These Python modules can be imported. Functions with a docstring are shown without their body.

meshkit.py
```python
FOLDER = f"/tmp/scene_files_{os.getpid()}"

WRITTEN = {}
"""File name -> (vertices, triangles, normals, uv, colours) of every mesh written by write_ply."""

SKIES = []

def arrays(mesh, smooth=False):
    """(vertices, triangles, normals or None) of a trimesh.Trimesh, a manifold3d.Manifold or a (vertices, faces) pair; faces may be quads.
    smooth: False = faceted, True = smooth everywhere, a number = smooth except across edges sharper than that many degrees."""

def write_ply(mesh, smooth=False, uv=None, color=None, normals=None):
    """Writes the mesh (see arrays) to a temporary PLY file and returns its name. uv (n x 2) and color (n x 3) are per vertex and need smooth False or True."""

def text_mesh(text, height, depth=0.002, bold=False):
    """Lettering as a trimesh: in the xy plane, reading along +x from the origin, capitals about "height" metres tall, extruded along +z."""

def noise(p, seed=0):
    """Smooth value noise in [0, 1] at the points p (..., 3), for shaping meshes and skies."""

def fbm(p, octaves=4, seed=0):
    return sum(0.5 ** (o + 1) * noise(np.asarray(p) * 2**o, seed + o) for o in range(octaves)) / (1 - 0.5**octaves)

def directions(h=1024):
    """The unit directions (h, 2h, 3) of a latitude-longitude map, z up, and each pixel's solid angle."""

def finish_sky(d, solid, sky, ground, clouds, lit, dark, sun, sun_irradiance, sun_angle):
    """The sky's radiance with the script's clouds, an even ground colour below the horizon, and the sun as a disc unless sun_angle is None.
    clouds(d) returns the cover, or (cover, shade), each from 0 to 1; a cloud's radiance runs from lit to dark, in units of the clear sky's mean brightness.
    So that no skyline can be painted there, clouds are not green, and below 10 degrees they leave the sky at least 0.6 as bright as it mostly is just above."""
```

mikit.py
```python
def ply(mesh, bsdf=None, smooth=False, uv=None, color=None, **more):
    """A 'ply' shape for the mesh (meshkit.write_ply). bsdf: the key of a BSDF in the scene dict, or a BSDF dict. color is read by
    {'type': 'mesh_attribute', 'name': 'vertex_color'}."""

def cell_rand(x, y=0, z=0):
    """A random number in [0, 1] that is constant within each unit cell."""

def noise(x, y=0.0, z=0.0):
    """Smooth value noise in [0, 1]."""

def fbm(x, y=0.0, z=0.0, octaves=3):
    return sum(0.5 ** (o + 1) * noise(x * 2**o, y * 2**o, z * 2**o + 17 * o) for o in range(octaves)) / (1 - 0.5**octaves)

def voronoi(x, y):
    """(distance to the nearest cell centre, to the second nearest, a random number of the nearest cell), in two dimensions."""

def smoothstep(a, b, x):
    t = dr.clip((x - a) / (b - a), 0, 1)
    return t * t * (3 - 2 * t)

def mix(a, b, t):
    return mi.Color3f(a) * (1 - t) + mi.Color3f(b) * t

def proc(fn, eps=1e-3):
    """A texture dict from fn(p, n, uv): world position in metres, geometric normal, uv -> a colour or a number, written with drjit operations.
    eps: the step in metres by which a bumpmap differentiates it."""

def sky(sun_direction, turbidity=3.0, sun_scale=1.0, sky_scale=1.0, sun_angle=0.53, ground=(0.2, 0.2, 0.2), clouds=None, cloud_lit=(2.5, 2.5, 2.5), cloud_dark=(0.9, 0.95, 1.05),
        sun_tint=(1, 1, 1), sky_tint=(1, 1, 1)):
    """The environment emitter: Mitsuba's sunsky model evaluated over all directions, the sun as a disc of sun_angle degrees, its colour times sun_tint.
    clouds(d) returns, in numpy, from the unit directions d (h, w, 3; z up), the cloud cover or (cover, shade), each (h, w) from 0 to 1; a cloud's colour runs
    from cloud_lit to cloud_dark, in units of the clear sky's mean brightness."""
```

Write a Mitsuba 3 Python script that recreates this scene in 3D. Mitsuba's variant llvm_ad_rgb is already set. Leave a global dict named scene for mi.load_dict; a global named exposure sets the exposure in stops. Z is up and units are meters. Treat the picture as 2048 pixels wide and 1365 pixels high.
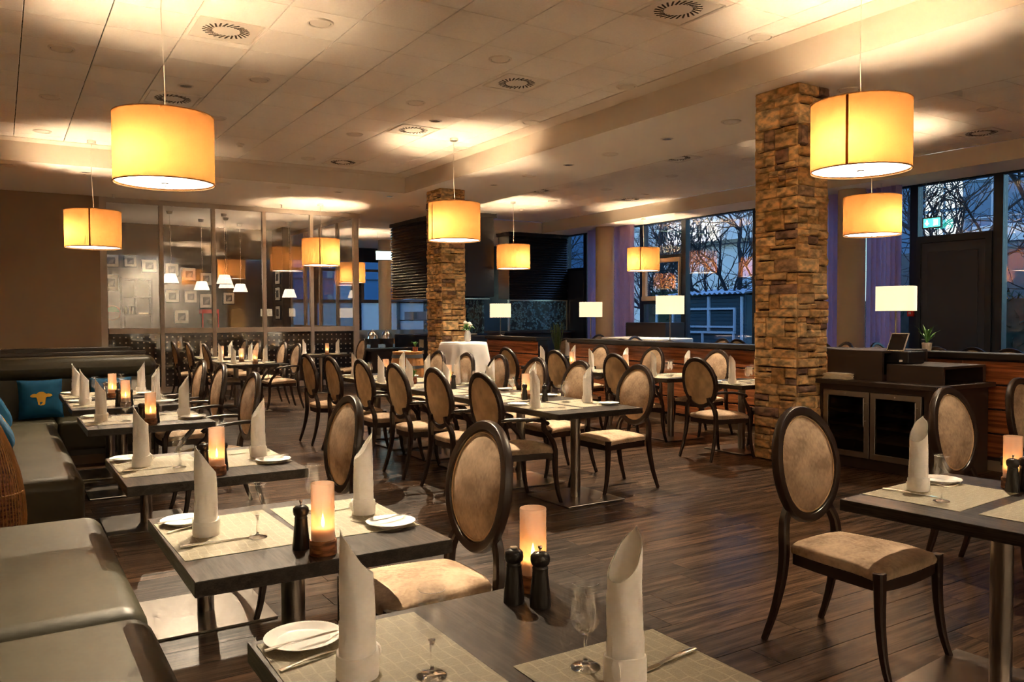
import math, random
import numpy as np, trimesh, manifold3d
import drjit as dr
import mitsuba as mi
import mikit, meshkit
from shapely.geometry import Polygon
from shapely.ops import unary_union

random.seed(7)
RNG = np.random.default_rng(7)
T = mi.ScalarTransform4f
scene, labels = {}, {}

# ------------------------------------------------------------------ camera, sky, exposure
YAW, PITCH, ROLL = math.radians(32.185), math.radians(-1.731), math.radians(-0.223)
CAM = np.array([0.0, 0.0, 1.478])


def camera_axes():
    f = np.array([math.sin(YAW), math.cos(YAW), 0.0])
    r = np.array([math.cos(YAW), -math.sin(YAW), 0.0])
    u = np.array([0, 0, 1.0])
    f2, u2 = f * math.cos(PITCH) + u * math.sin(PITCH), u * math.cos(PITCH) - f * math.sin(PITCH)
    return f2, u2 * math.cos(ROLL) - r * math.sin(ROLL)


_f, _u = camera_axes()
scene['camera'] = {'type': 'perspective', 'fov_axis': 'x', 'fov': 2 * math.degrees(math.atan(1024 / 1628.05)), 'near_clip': 0.05, 'far_clip': 300.0,
                   'to_world': T().look_at(origin=CAM.tolist(), target=(CAM + _f).tolist(), up=_u.tolist())}
exposure = 5.4
LS = 1 / 16  # one unit of light for every lamp and the sky; the exposure answers it


def dusk_clouds(d):
    n = meshkit.fbm(d * np.array([3.0, 3.0, 9.0]), 4, 3)
    return np.clip((n - 0.48) * 3.0, 0, 1) * 0.7, np.clip((n - 0.5) * 2, 0, 1)


scene['sky'] = mikit.sky((-0.75, 0.55, 0.06), turbidity=3.0, sun_scale=0.0, sky_scale=17.0 * LS, ground=(0.1, 0.1, 0.1), sky_tint=(0.30, 0.68, 1.40),
                         clouds=dusk_clouds, cloud_lit=(1.05, 1.15, 1.5), cloud_dark=(0.5, 0.75, 1.15))
scene['sky']['sampling_weight'] = 6.0

WARM = np.array([1.0, 0.74, 0.46])
SPOT = np.array([1.0, 0.80, 0.56])


def spot(key, pos, target, power, cutoff=34, beam=18):
    scene[key] = {'type': 'spot', 'to_world': T().look_at(origin=list(map(float, pos)), target=list(map(float, target)), up=[0.0, 1.0, 0.013]),
                  'intensity': {'type': 'rgb', 'value': (SPOT * power * 1.35 * LS).tolist()}, 'cutoff_angle': float(cutoff), 'beam_width': float(beam), 'sampling_weight': 1.5}


# ------------------------------------------------------------------ materials
noise, fbm, voronoi, cell_rand, smoothstep, mix, proc = mikit.noise, mikit.fbm, mikit.voronoi, mikit.cell_rand, mikit.smoothstep, mikit.mix, mikit.proc


def rgb(*c):
    return {'type': 'rgb', 'value': list(c)}


def mat(name, color, rough=0.5, metallic=0.0, spec=0.5, two=True, bump=None, **more):
    b = {'type': 'principled', 'base_color': rgb(*color) if isinstance(color, tuple) else color, 'roughness': rough, 'metallic': metallic, 'specular': spec, **more}
    if bump is not None:
        b = {'type': 'bumpmap', 'arbitrary': proc(bump[0], bump[1]), 'scale': bump[2], 'bsdf': b}
    scene['mat_' + name] = {'type': 'twosided', 'bsdf': b} if two else b


def planks(p):
    row = dr.floor(p.y / 0.19)
    off = cell_rand(row, 3, 1) * 1.4
    col = dr.floor((p.x + off) / 1.4)
    return row, col, p.x + off - col * 1.4, p.y - row * 0.19


def grain(p, tone):
    g = fbm(p.x * 2.2 + tone * 40, p.y * 34, 0, 4)
    f = fbm(p.x * 9 + tone * 11, p.y * 150, 3, 2)
    return g * 0.65 + f * 0.35


def floor_color(p, n, uv):
    row, col, lx, ly = planks(p)
    tone = cell_rand(row, col, 7)
    g = grain(p, tone)
    c = mix((0.009, 0.0050, 0.0030), (0.066, 0.034, 0.017), smoothstep(0.25, 0.8, g) * (0.45 + 0.75 * tone))
    edge = dr.minimum(dr.minimum(ly, 0.19 - ly) / 0.003, dr.minimum(lx, 1.4 - lx) / 0.003)
    return c * (0.45 + 0.55 * dr.clip(edge, 0, 1))


def floor_rough(p, n, uv):
    row, col, lx, ly = planks(p)
    return 0.20 + 0.18 * grain(p, cell_rand(row, col, 7))


def table_color(p, n, uv):
    g = fbm(p.x * 60, p.y * 5, p.z * 60, 4)
    f = fbm(p.x * 260, p.y * 18, p.z * 260, 2)
    return mix((0.0075, 0.0055, 0.0048), (0.026, 0.018, 0.014), smoothstep(0.3, 0.75, 0.6 * g + 0.4 * f))


def cherry_color(p, n, uv):
    g = fbm(p.x * 40, p.y * 3, p.z * 46, 4)
    return mix((0.15, 0.042, 0.014), (0.36, 0.12, 0.042), smoothstep(0.25, 0.8, g)) * (0.75 + 0.5 * cell_rand(dr.floor(p.y / 2.3), dr.floor(p.z * 4.1), 2))


def stone_color(p, n, uv):
    t = uv.x
    a = mix((0.40, 0.22, 0.078), (0.66, 0.45, 0.22), t)
    a = mix(a, (0.22, 0.13, 0.09), smoothstep(0.78, 0.95, uv.y))
    g = fbm(p.x * 16, p.y * 16, p.z * 22, 4)
    c = mix(a * 0.5, a * 1.45, smoothstep(0.22, 0.8, g))
    return mix(c, (0.56, 0.40, 0.22), smoothstep(0.58, 0.75, fbm(p.x * 7 + 9, p.y * 7, p.z * 9, 3)) * 0.45)


def stone_bump(p, n, uv):
    return fbm(p.x * 40, p.y * 40, p.z * 70, 4)


def suede_color(p, n, uv):
    g = fbm(p.x * 9, p.y * 9, p.z * 9, 4)
    f = fbm(p.x * 90, p.y * 90, p.z * 60, 2)
    return mix((0.25, 0.165, 0.10), (0.50, 0.365, 0.245), smoothstep(0.25, 0.78, g * 0.72 + f * 0.28))


def suede_back_color(p, n, uv):
    g = fbm(p.x * 14, p.y * 14, p.z * 9, 4)
    return mix((0.40, 0.27, 0.135), (0.60, 0.43, 0.235), smoothstep(0.25, 0.78, g))


def leather_color(p, n, uv):
    g = fbm(p.x * 3, p.y * 3, p.z * 3, 3)
    f = fbm(p.x * 60, p.y * 60, p.z * 60, 2)
    return mix((0.024, 0.022, 0.012), (0.050, 0.046, 0.026), g * 0.75 + f * 0.25)


def mat_color(p, n, uv):
    wx, wy = p.x + 0.010 * noise(p.x * 28, p.y * 28, 1), p.y + 0.012 * noise(p.x * 24, p.y * 24, 5)
    ry = wx / 0.030
    row = dr.floor(ry)
    cx = wy / (0.036 + 0.022 * cell_rand(row, 4, 0)) + cell_rand(row, 9, 0)
    fy, fx = dr.abs(ry - row - 0.5), dr.abs(cx - dr.floor(cx) - 0.5)
    line = dr.maximum(smoothstep(0.41, 0.48, fy), smoothstep(0.44, 0.49, fx)) * (0.35 + 0.65 * noise(p.x * 40, p.y * 40, 8))
    weave = noise(p.x * 300, p.y * 1000)
    return mix(mix((0.225, 0.200, 0.140), (0.315, 0.285, 0.205), weave), (0.44, 0.40, 0.29), line * 0.75)


def napkin_color(p, n, uv):
    return mix((0.85, 0.83, 0.78), (0.93, 0.91, 0.87), fbm(p.x * 120, p.y * 120, p.z * 120, 2))


def ceiling_color(p, n, uv):
    return mix((0.71, 0.66, 0.585), (0.78, 0.725, 0.65), fbm(p.x * 90, p.y * 90, 0, 2))


def dots_color(p, n, uv):
    ax, az = p.x / 0.105, p.z / 0.105
    dx, dz = ax - dr.floor(ax) - 0.5, az - dr.floor(az) - 0.5
    return mix((0.010, 0.008, 0.007), (0.55, 0.50, 0.42), 1 - smoothstep(0.11, 0.17, dr.sqrt(dx * dx + dz * dz)))


def foil_color(p, n, uv):
    a, b, r = voronoi((p.x + p.y) * 16 + 0.5 * noise(p.x * 20, p.z * 20), p.z * 16)
    leaf = smoothstep(0.10, 0.2, b - a) * smoothstep(0.2, 0.75, r)
    return mix((0.012, 0.03, 0.05), mix((0.08, 0.30, 0.42), (0.22, 0.42, 0.50), noise(p.x * 30, p.z * 30)), leaf)


def velvet_blue(p, n, uv):
    return mix((0.006, 0.055, 0.13), (0.012, 0.10, 0.20), fbm(p.x * 14, p.y * 14, p.z * 14, 3))


def barrel_color(p, n, uv):
    g = fbm(p.x * 50, p.y * 50, p.z * 6, 4)
    return mix((0.30, 0.125, 0.035), (0.56, 0.27, 0.09), g)


def walnut_color(p, n, uv):
    g = fbm(p.x * 30, p.y * 30, p.z * 90, 3)
    return mix((0.085, 0.028, 0.010), (0.30, 0.115, 0.040), smoothstep(0.3, 0.7, g))


def hedge_color(p, n, uv):
    return mix((0.010, 0.022, 0.012), (0.035, 0.06, 0.03), fbm(p.x * 5, p.y * 5, p.z * 5, 3))


def brushed(p, n, uv):
    return 0.20 + 0.12 * noise(p.x * 90, p.y * 90, p.z * 4)


def curtain_color(p, n, uv):
    return mix((0.13, 0.10, 0.15), (0.24, 0.19, 0.27), noise(p.y * 42, 1, 0))


mat('floor', proc(floor_color), proc(floor_rough), spec=0.45)
mat('table', proc(table_color), 0.34, spec=0.5)
mat('dark_wood', (0.019, 0.010, 0.007), 0.33, spec=0.55)
mat('dark_laminate', (0.030, 0.019, 0.015), 0.38)
mat('black_wood', (0.010, 0.008, 0.0075), 0.4)
mat('cherry', proc(cherry_color), 0.36)
mat('stone', proc(stone_color), 0.8, spec=0.25)
mat('mortar', (0.055, 0.032, 0.016), 0.95, spec=0.1)
mat('suede', proc(suede_color), 0.85, spec=0.15, sheen=0.5)
mat('suede_back', proc(suede_back_color), 0.85, spec=0.15, sheen=0.3)
mat('piping', (0.50, 0.33, 0.18), 0.7)
mat('leather', proc(leather_color), 0.42, spec=0.45)
mat('placemat', proc(mat_color), 0.62, spec=0.3)
mat('napkin', proc(napkin_color), 0.9, spec=0.1)
mat('cloth', (0.80, 0.78, 0.74), 0.9, spec=0.1)
mat('porcelain', (0.82, 0.81, 0.78), 0.12, spec=0.6)
mat('steel', (0.62, 0.59, 0.55), 0.22, metallic=1.0)
mat('brushed_steel', (0.34, 0.31, 0.28), proc(brushed), metallic=1.0)
mat('chrome', (0.80, 0.78, 0.75), 0.10, metallic=1.0)
mat('pepper', (0.008, 0.007, 0.007), 0.33)
mat('walnut', proc(walnut_color), 0.45)
mat('ceiling', proc(ceiling_color), 0.9, spec=0.1)
mat('ceiling_plain', (0.74, 0.69, 0.615), 0.9, spec=0.1)
mat('ceiling_trim', (0.64, 0.565, 0.47), 0.7, spec=0.2)
mat('gap', (0.05, 0.035, 0.02), 0.9, spec=0.1)
mat('wall_beige', (0.36, 0.265, 0.17), 0.85, spec=0.15)
mat('wall_dark', (0.066, 0.048, 0.032), 0.85, spec=0.1)
mat('aluminium', (0.50, 0.43, 0.36), 0.42, spec=0.5)
mat('frame_dark', (0.010, 0.020, 0.034), 0.35)
mat('frame_grey', (0.20, 0.17, 0.15), 0.45)
mat('door_grey', (0.022, 0.032, 0.055), 0.28)
mat('dots', proc(dots_color), 0.6)
mat('foil', proc(foil_color), 0.25)
mat('velvet', proc(velvet_blue), 0.8, sheen=0.6, spec=0.2)
mat('gold_print', (0.62, 0.36, 0.06), 0.5)
mat('barrel', proc(barrel_color), 0.6)
mat('iron', (0.09, 0.10, 0.11), 0.45, metallic=0.6)
mat('column_cream', (0.48, 0.38, 0.26), 0.85)
mat('curtain', proc(curtain_color), 0.9, spec=0.1)
mat('hedge', proc(hedge_color), 0.9)
mat('bark', (0.018, 0.020, 0.024), 0.9)
mat('shed', (0.045, 0.085, 0.10), 0.7)
mat('white_batten', (0.72, 0.75, 0.80), 0.6)
mat('ground', (0.05, 0.055, 0.055), 0.9)
mat('facade_blue', (0.06, 0.15, 0.27), 0.5)
mat('facade_pale', (0.55, 0.60, 0.68), 0.6)
mat('facade_dark', (0.03, 0.05, 0.08), 0.4)
mat('rattan', (0.34, 0.17, 0.05), 0.5)
mat('leaf', (0.06, 0.17, 0.03), 0.6)
mat('rush', (0.10, 0.16, 0.04), 0.7)
mat('flower', (0.80, 0.78, 0.66), 0.8)
mat('paper', (0.70, 0.60, 0.42), 0.8)
mat('white_plastic', (0.68, 0.62, 0.54), 0.5)
mat('mount', (0.74, 0.70, 0.62), 0.8)
mat('photo_grey', (0.10, 0.095, 0.085), 0.4)
mat('photo_light', (0.32, 0.30, 0.27), 0.4)
mat('red', (0.62, 0.03, 0.02), 0.4)
mat('teal', (0.02, 0.42, 0.30), 0.4)
mat('blue_film', (0.30, 0.52, 0.80), 0.4)
mat('shelf_wood', (0.34, 0.21, 0.08), 0.5)
mat('screen', (0.012, 0.012, 0.014), 0.12)
mat('black_plastic', (0.010, 0.010, 0.011), 0.35)
mat('bottle', (0.010, 0.014, 0.010), 0.12)
mat('foil_cap', (0.35, 0.36, 0.38), 0.3, metallic=1.0)
mat('terracotta', (0.22, 0.06, 0.03), 0.5)
mat('plinth', (0.24, 0.18, 0.12), 0.7)
scene['mat_glass'] = {'type': 'dielectric', 'int_ior': 1.5, 'ext_ior': 1.0}
scene['mat_pane'] = {'type': 'thindielectric', 'int_ior': 1.5, 'ext_ior': 1.0}
scene['mat_smoked'] = {'type': 'thindielectric', 'int_ior': 1.62, 'ext_ior': 1.0, 'specular_transmittance': rgb(0.38, 0.36, 0.34), 'specular_reflectance': rgb(0.16, 0.16, 0.16)}
scene['mat_mirror_pane'] = {'type': 'thindielectric', 'int_ior': 1.85, 'ext_ior': 1.0}
scene['mat_shade'] = {'type': 'principledthin', 'base_color': rgb(0.125, 0.054, 0.017), 'roughness': 0.8, 'diff_trans': 1.0, 'spec_trans': 0.0, 'eta': 1.3}
scene['mat_frost'] = {'type': 'blendbsdf', 'weight': 0.55, 'bsdf_0': {'type': 'thindielectric', 'int_ior': 1.3},
                      'bsdf_1': {'type': 'principledthin', 'base_color': rgb(0.85, 0.66, 0.52), 'roughness': 0.7, 'diff_trans': 1.1, 'eta': 1.3}}
scene['mat_frosted_film'] = {'type': 'principledthin', 'base_color': rgb(0.80, 0.86, 0.92), 'roughness': 0.6, 'diff_trans': 1.6, 'eta': 1.3}
scene['mat_sheer'] = {'type': 'principledthin', 'base_color': rgb(0.60, 0.47, 0.62), 'roughness': 0.9, 'diff_trans': 1.2, 'eta': 1.2}

# ------------------------------------------------------------------ mesh helpers
cat_ = trimesh.util.concatenate


def tm(v, f):
    f = np.asarray(f, int)
    if f.shape[1] == 4:
        f = np.vstack([f[:, [0, 1, 2]], f[:, [0, 2, 3]]])
    return trimesh.Trimesh(np.asarray(v, float), f, process=False)


def box(x0, x1, y0, y1, z0, z1, b=0.0):
    """A box with chamfered edges."""
    if b <= 0:
        m = trimesh.creation.box(extents=(x1 - x0, y1 - y0, z1 - z0))
        m.apply_translation(((x0 + x1) / 2, (y0 + y1) / 2, (z0 + z1) / 2))
        return m
    c, h = np.array([(x0 + x1) / 2, (y0 + y1) / 2, (z0 + z1) / 2]), np.array([x1 - x0, y1 - y0, z1 - z0]) / 2
    pts = [c + np.array(s) * (h - b * (np.arange(3) != k)) for k in range(3) for s in np.ndindex(2, 2, 2) for s in [tuple(2 * np.array(s) - 1)]]
    return trimesh.convex.convex_hull(np.array(pts))


def soft_box(x0, x1, y0, y1, z0, z1, r, seg=5):
    """A box with round edges (hull of eight spheres)."""
    s = trimesh.creation.icosphere(subdivisions=2 if seg > 4 else 1, radius=r).vertices
    pts = [s + np.array(c) for c in ((x, y, z) for x in (x0 + r, x1 - r) for y in (y0 + r, y1 - r) for z in (z0 + r, z1 - r))]
    return trimesh.convex.convex_hull(np.vstack(pts))


def lathe(profile, n=24):
    """profile: (r, z) pairs from bottom to top (or a closed loop)."""
    p = np.array(profile, float)
    a = np.arange(n) * 2 * np.pi / n
    v = np.stack([p[:, None, 0] * np.cos(a), p[:, None, 0] * np.sin(a), np.broadcast_to(p[:, None, 1], (len(p), n))], -1).reshape(-1, 3)
    i, j = np.meshgrid(np.arange(len(p) - 1), np.arange(n), indexing='ij')
    q = np.stack([i * n + j, i * n + (j + 1) % n, (i + 1) * n + (j + 1) % n, (i + 1) * n + j], -1).reshape(-1, 4)
    m = tm(v, q)
    m.update_faces(m.area_faces > 1e-14)
    return m


def sweep(points, ws, hs, up=(0, 0, 1), n=8, power=3.0, closed=False, caps=True):
    """A superelliptic section (half sizes ws across, hs along 'up') along a polyline."""
    p = np.array(points, float)
    t = (np.roll(p, -1, 0) - np.roll(p, 1, 0)) if closed else np.gradient(p, axis=0)
    t /= np.linalg.norm(t, axis=1, keepdims=True)
    u = np.broadcast_to(np.array(up, float), p.shape)
    s = np.cross(t, u)
    s /= np.linalg.norm(s, axis=1, keepdims=True)
    u = np.cross(s, t)
    ws, hs = np.broadcast_to(ws, (len(p),)), np.broadcast_to(hs, (len(p),))
    a = (np.arange(n) + 0.5) * 2 * np.pi / n
    c, d = np.sign(np.cos(a)) * np.abs(np.cos(a)) ** (2 / power), np.sign(np.sin(a)) * np.abs(np.sin(a)) ** (2 / power)
    v = (p[:, None] + ws[:, None, None] * c[None, :, None] * s[:, None] + hs[:, None, None] * d[None, :, None] * u[:, None]).reshape(-1, 3)
    k = len(p)
    i, j = np.meshgrid(np.arange(k if closed else k - 1), np.arange(n), indexing='ij')
    i2 = (i + 1) % k
    f = np.stack([i * n + j, i * n + (j + 1) % n, i2 * n + (j + 1) % n, i2 * n + j], -1).reshape(-1, 4)
    tri = list(np.vstack([f[:, [0, 1, 2]], f[:, [0, 2, 3]]]))
    if caps and not closed:
        for base, flip in ((0, True), ((k - 1) * n, False)):
            for q in range(1, n - 1):
                tri.append([base, base + q + 1, base + q] if flip else [base, base + q, base + q + 1])
    m = tm(v, np.array(tri))
    if m.volume < 0:
        m.invert()
    return m


def tube(points, r, n=6, caps=True):
    p = np.array(points, float)
    d = p[-1] - p[0]
    up = (0, 0, 1) if abs(d[2]) < 0.8 * np.linalg.norm(d) else (1, 0.13, 0)
    return sweep(p, r, r, up=up, n=n, power=2.0, caps=caps)


def smoothpath(pts, k=4):
    """Catmull-Rom through the points."""
    p = np.array(pts, float)
    p = np.vstack([2 * p[0] - p[1], p, 2 * p[-1] - p[-2]])
    out = []
    for i in range(1, len(p) - 2):
        for t in np.arange(k) / k:
            out.append(0.5 * (2 * p[i] + (p[i + 1] - p[i - 1]) * t + (2 * p[i - 1] - 5 * p[i] + 4 * p[i + 1] - p[i + 2]) * t * t + (3 * p[i] - p[i - 1] - 3 * p[i + 1] + p[i + 2]) * t ** 3))
    out.append(p[-2])
    return np.array(out)


def extrude(poly, h):
    return cat_([trimesh.creation.extrude_polygon(g, h, engine='earcut') for g in getattr(poly, 'geoms', [poly])])


def tr(m, x=0, y=0, z=0):
    m = m.copy()
    m.apply_translation((x, y, z))
    return m


def place(x, y, z=0.0, deg=0.0):
    return T().translate([float(x), float(y), float(z)]).rotate([0, 0, 1], float(deg))


# ------------------------------------------------------------------ scene helpers
_count = {}


def numbered(k):
    n = _count.get(k, 0)
    _count[k] = n + 1
    return k if n == 0 else f'{k}_{n:03d}'


def P(mesh, m, smooth=30, **kw):
    return mikit.ply(mesh, 'mat_' + m, smooth=smooth, **kw)


def thing(name, label, cat, group=None, kind=None):
    k = numbered(name)
    labels[k] = {'label': label, 'category': cat}
    if group:
        labels[k]['group'] = group
    if kind:
        labels[k]['kind'] = kind
    return k


def one(name, d, label, cat, M=None, group=None, kind=None):
    k = thing(name, label, cat, group, kind)
    scene[k] = {**d, 'to_world': M} if M is not None else dict(d)
    return k


def part(t, name, d, M=None, label=None, kind=None):
    k = numbered(f'{t}__{name}')
    scene[k] = {**d, 'to_world': M} if M is not None else dict(d)
    if label or kind:
        labels[k] = {**({'label': label} if label else {}), **({'kind': kind} if kind else {})}
    return k


def struct(name, d, label=None):
    k = numbered(name)
    scene[k] = dict(d)
    labels[k] = {'kind': 'structure', **({'label': label} if label else {})}
    return k


def emit(mesh, color, smooth=False, weight=None, **kw):
    d = mikit.ply(mesh, 'mat_white_plastic', smooth=smooth, **kw)
    d['emitter'] = {'type': 'area', 'radiance': rgb(*(np.array(color, float) * LS).tolist()), **({'sampling_weight': weight} if weight else {})}
    return d


# ================================================================== THE ROOM
ZL, ZH = 3.76, 4.05             # low ceiling, recessed ceiling
PY = 17.1                       # glass partition
WX = 13.66                      # window wall
XL, YN, YF = -0.95, -3.0, 25.5  # left wall, wall behind the camera, far glazed wall

fl = struct('floor', P(box(XL - 0.2, WX + 0.1, YN - 0.2, YF + 0.2, -0.2, -0.004), 'floor', False))
# the boards near the camera, one by one
_nb = 0


def h_rand(x, y, z):
    M32 = 0xFFFFFFFF
    x, y, z = (int(v) + 1000000 for v in (x, y, z))
    hh = (x * 374761393 + y * 668265263 + z * 2147483647) & M32
    hh = ((hh ^ (hh >> 13)) * 1274126177) & M32
    return ((hh ^ (hh >> 16)) & 0xFFFFFF) / 16777215.0


for row in range(2, 38):
    off = h_rand(row, 3, 1) * 1.4
    for col in range(-1, 8):
        x0, x1, y0, y1 = col * 1.4 - off, (col + 1) * 1.4 - off, row * 0.19, (row + 1) * 0.19
        d = math.hypot((x0 + x1) / 2, y0)
        ang = math.degrees(math.atan2((x0 + x1) / 2, max(y0, 0.01)))
        if d < 7.2 and -8 < ang < 82 and x1 < 7.3 and x0 > -0.9:
            part(fl, 'plank', P(box(x0 + 0.001, x1 - 0.001, y0 + 0.001, y1 - 0.001, -0.01, 0.0, 0.0012), 'floor', False))

# ceilings: plain low ceiling around two recesses with laid-in tiles
R1 = (-0.9, 6.4, -2.8, 13.85)    # x0 x1 y0 y1
R2 = (8.3, 12.67, -2.8, 18.56)


def slab(x0, x1, y0, y1, z, t=0.25):
    return box(x0, x1, y0, y1, z, z + t)


cm = cat_([slab(R1[1], R2[0], YN, YF, ZL), slab(XL - .2, R1[1], R1[3], YF, ZL), slab(R2[1], WX + .1, YN, YF, ZL), slab(R2[0], R2[1], R2[3], YF, ZL), slab(XL - .2, R1[0], YN, R1[3], ZL)])
ce = struct('ceiling', P(cm, 'ceiling_plain', False))
part(ce, 'recess_backing', P(cat_([box(R1[0] - .1, R1[1] + .1, R1[2], R1[3] + .1, ZH + 0.03, ZH + 0.2), box(R2[0] - .1, R2[1] + .1, R2[2], R2[3] + .1, ZH + 0.03, ZH + 0.2)]), 'gap', False))
struct('trim_1', P(cat_([box(R1[1] - 0.012, R1[1], R1[2], R1[3], ZL - 0.002, ZH), box(R1[0], R1[1], R1[3] - 0.012, R1[3], ZL - 0.002, ZH),
                         box(R2[0], R2[0] + 0.012, R2[2], R2[3], ZL - 0.002, ZH), box(R2[1] - 0.012, R2[1], R2[2], R2[3], ZL - 0.002, ZH), box(R2[0], R2[1], R2[3] - 0.012, R2[3], ZL - 0.002, ZH)]), 'ceiling_trim', False))
# ledge strips where the tiles meet the recess sides
struct('trim_2', P(cat_([box(R1[1] - 0.30, R1[1] - 0.012, R1[2], R1[3], ZH - 0.008, ZH + 0.02), box(R1[0], R1[1] - 0.3, R1[3] - 0.30, R1[3], ZH - 0.008, ZH + 0.02)]), 'ceiling_trim', False))
TW, TL = 0.62, 0.655
SWIRL = [(1.77, 5.1), (1.77, 7.6), (1.77, 10.26), (4.87, 5.1), (4.87, 7.62), (4.87, 10.27), (4.87, 12.98)]
SWIRL2 = [(9.4, 9.84), (9.4, 13.85), (11.8, 13.85), (11.8, 6.27)]
_cand, _far = [], []
for R, x00 in ((R1, 0.22), (R2, 8.47)):
    for cx in np.arange(-3, 12) * TW + x00:
        for cy in np.arange(1, 31) * TL + 0.17:
            m1 = 0.30 if R is R1 else 0.012
            x0, x1, y0, y1 = max(cx, R[0]), min(cx + TW, R[1] - m1), max(cy, R[2]), min(cy + TL, R[3] - m1)
            if x1 - x0 < 0.08 or y1 - y0 < 0.08:
                continue
            ang, d = math.degrees(math.atan2((x0 + x1) / 2, (y0 + y1) / 2)), math.hypot((x0 + x1) / 2, (y0 + y1) / 2)
            _cand.append((0 if -3 < ang < 67 and d > 5.0 else 1, d, x0, x1, y0, y1))
for k, (o, d, x0, x1, y0, y1) in enumerate(sorted(_cand)):
    g = box(x0 + .004, x1 - .004, y0 + .004, y1 - .004, ZH, ZH + 0.02, 0.004)
    if o == 0 and k < 295:
        part(ce, 'tile', P(g, 'ceiling', False))
    else:
        _far.append(g)
part(ce, 'far_tiles', P(cat_(_far), 'ceiling', False), kind='stuff')
part(ce, 'plain_field', P(cat_([box(R2[0], R2[1], R2[2], .82, ZH + 0.001, ZH + 0.02), box(R1[0], R1[1] - .3, R1[2], .82, ZH + 0.001, ZH + 0.02)]), 'ceiling', False))

# walls
struct('wall_left', P(box(XL - 0.2, XL, YN, PY, 0, ZL + .3), 'wall_beige', False))
struct('wall_near', P(box(XL - 0.2, WX + .2, YN - 0.2, YN, 0, ZL + .3), 'ceiling_plain', False))
struct('wall_back', P(box(XL, 1.62, PY - 0.02, PY + 0.15, 0, ZL), 'wall_beige', False))
struct('baseboard_back', P(box(XL, 1.62, PY - 0.035, PY - 0.02, 0, 0.09), 'plinth', False))

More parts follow.
